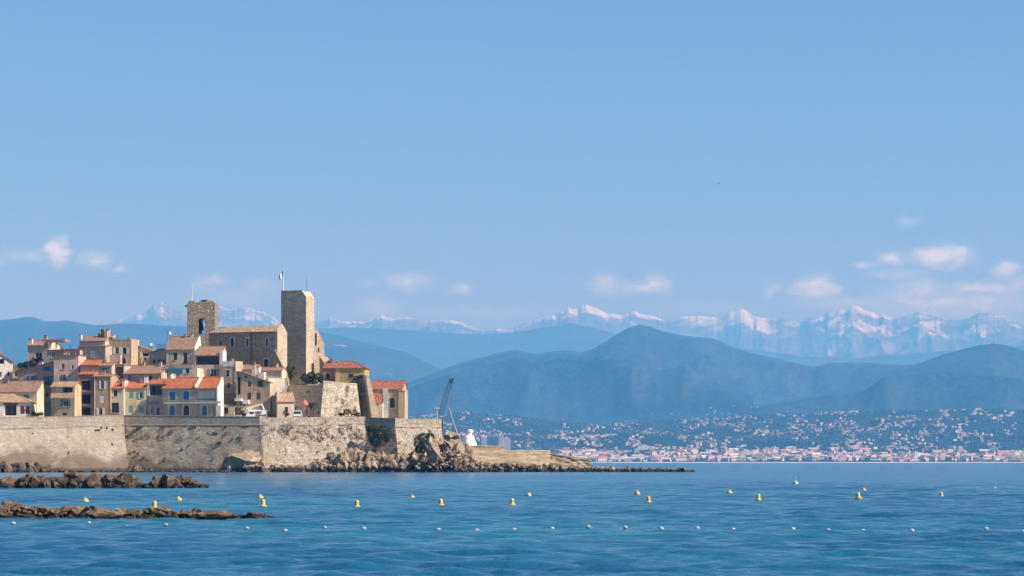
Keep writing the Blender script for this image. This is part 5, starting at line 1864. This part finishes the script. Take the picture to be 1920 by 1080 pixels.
for i, (px, row) in enumerate([(290, 955), (493, 953), (669, 951), (827, 949), (960, 947), (1216, 943), (1422, 939), (1610, 936), (1765, 932)]):
    Y = wl_depth(row)
    o = link('marker_buoy', cme); x_ = (px - 960) * Y / FPX
    o.location = (x_, Y, sea_z(x_, Y) + .02)
    k_ = rngl.uniform(.64, .76); o.scale = (k_, k_, k_); o.rotation_euler = (rngl.uniform(-.1, .1), rngl.uniform(-.12, .12), i)
    tag(o, 'tall yellow marker buoy with a flared float', 'buoy', 'tall yellow marker buoys')
    c = link('collar', ringme, o)
for i, (px, row) in enumerate([(160, 940.5), (335, 938), (488, 936), (773, 934), (991, 930.5), (1195, 928), (1368, 926), (1620, 920.5), (1866, 916.5)]):
    Y = wl_depth(row)
    o = link('round_buoy', rme); x_ = (px - 960) * Y / FPX
    o.location = (x_, Y, sea_z(x_, Y) + .03)
    o.scale = (rngl.uniform(.72, .84),) * 3; o.rotation_euler = (rngl.uniform(-.15, .15), rngl.uniform(-.15, .15), i)
    tag(o, 'round yellow buoy with a small top knob', 'buoy', 'round yellow buoys')
fx = [25, 95, 167, 239, 311, 387, 463, 535, 609, 682, 752, 822, 894, 964, 1035, 1103, 1172, 1240, 1307, 1375, 1487, 1553, 1618, 1710, 1778, 1849, 1919]
fy = [982, 983, 985, 987, 988, 990, 991, 993, 991, 992, 992.5, 992, 992.5, 992, 992, 992.5, 992, 992, 992, 992, 992, 993, 993.5, 996, 997, 999, 1000]
qf = MB(); qf.lathe([(.01, -.105), (.045, -.095), (.07, -.06), (.08, 0), (.07, .06), (.045, .095), (.01, .105)], 12)
fme = qf.mesh('rope_float', FLO, True)
pts = []
for i, (px, row) in enumerate(zip(fx, fy)):
    Y = wl_depth(row + 2)
    o = link('rope_float', fme); x_ = (px - 960) * Y / FPX; o.location = (x_, Y, sea_z(x_, Y) + (.06 if i != 7 else .02))
    o.rotation_euler = (0, R(90), rngl.uniform(-.3, .3)); k_ = rngl.uniform(.72, .95); o.scale = (k_, k_, k_)
    tag(o, 'small white float on the swimming area rope', 'float', 'white floats strung along the rope')
    pts.append(Vector(o.location))
q = MB()
pts = [pts[0] + Vector((-1.6, -.3, 0))] + pts + [pts[-1] + Vector((1.5, 0, 0))]
for a, b_ in zip(pts[:-1], pts[1:]):
    prev = a
    for k in range(1, 7):
        t = k / 6
        c = a.lerp(b_, t); c.z = sea_z(c.x, c.y) + .004 - .03 * math.sin(math.pi * t)
        q.tube(prev, c, .012, n=5, cap=False); prev = c
tag(q.build('float_rope', flat('wet_rope', (.3, .27, .2), .8)), 'thin rope linking the white floats across the water', 'rope')
# white channel mark
Y = wl_depth(907.5); q = MB(); q.lathe([(.02, -.3), (.3, -.25), (.34, .0), (.3, .2), (.12, .35), (.03, .4)], 14); q.tube((0, 0, .35), (0, 0, .75), .03)
q.box(-.1, .1, -.1, .1, .7, .85)
o = q.build('channel_buoy', FLO, smooth=False); o.location = ((1491.5 - 960) * Y / FPX, Y, .02); tag(o, 'lone white buoy with a thin topmark', 'buoy')
# bird
p = P(1347, 344, 1100)
q = MB()
q.add([(-.45, 0, .12), (-.2, -.1, .16), (0, -.14, .05), (.2, -.1, .16), (.45, 0, .12), (.18, .1, .1), (0, .26, 0), (-.18, .1, .1), (0, -.3, .03), (0, 0, -.07), (0, 0, .1)],
      [(0, 1, 7), (1, 2, 10), (1, 10, 7), (2, 3, 10), (3, 5, 10), (3, 4, 5), (5, 6, 10), (6, 7, 10), (0, 7, 9), (0, 9, 1), (1, 9, 2), (2, 9, 3), (3, 9, 5), (3, 5, 4), (5, 9, 6), (6, 9, 7), (2, 8, 10), (2, 9, 8)])
o = q.build('bird', IRON); o.location = p; o.rotation_euler = (.9, .35, .5); o.scale = (2.0, 2.0, 2.0); tag(o, 'tiny dark bird flying in the open sky', 'bird')

# ------------------------------------------------------------------ air
q = MB(); q.box(-42000, 42000, -12000, 56000, -5.0, 3000)
m = bpy.data.materials.new('pale_haze'); m.use_nodes = True
nt = m.node_tree; nt.nodes.clear()
out = nt.nodes.new('ShaderNodeOutputMaterial'); pv = nt.nodes.new('ShaderNodeVolumePrincipled')
pv.inputs['Color'].default_value = (0.088, 0.340, 0.705, 1)
pv.inputs['Absorption Color'].default_value = (0.75, 0.50, 0.42, 1)
pv.inputs['Density'].default_value = 7.8e-5
pv.inputs['Anisotropy'].default_value = 0.0
nt.links.new(pv.outputs[0], out.inputs['Volume'])
o = q.build('haze', m)
tag(o, 'thin blue air over the bay', kind='stuff')
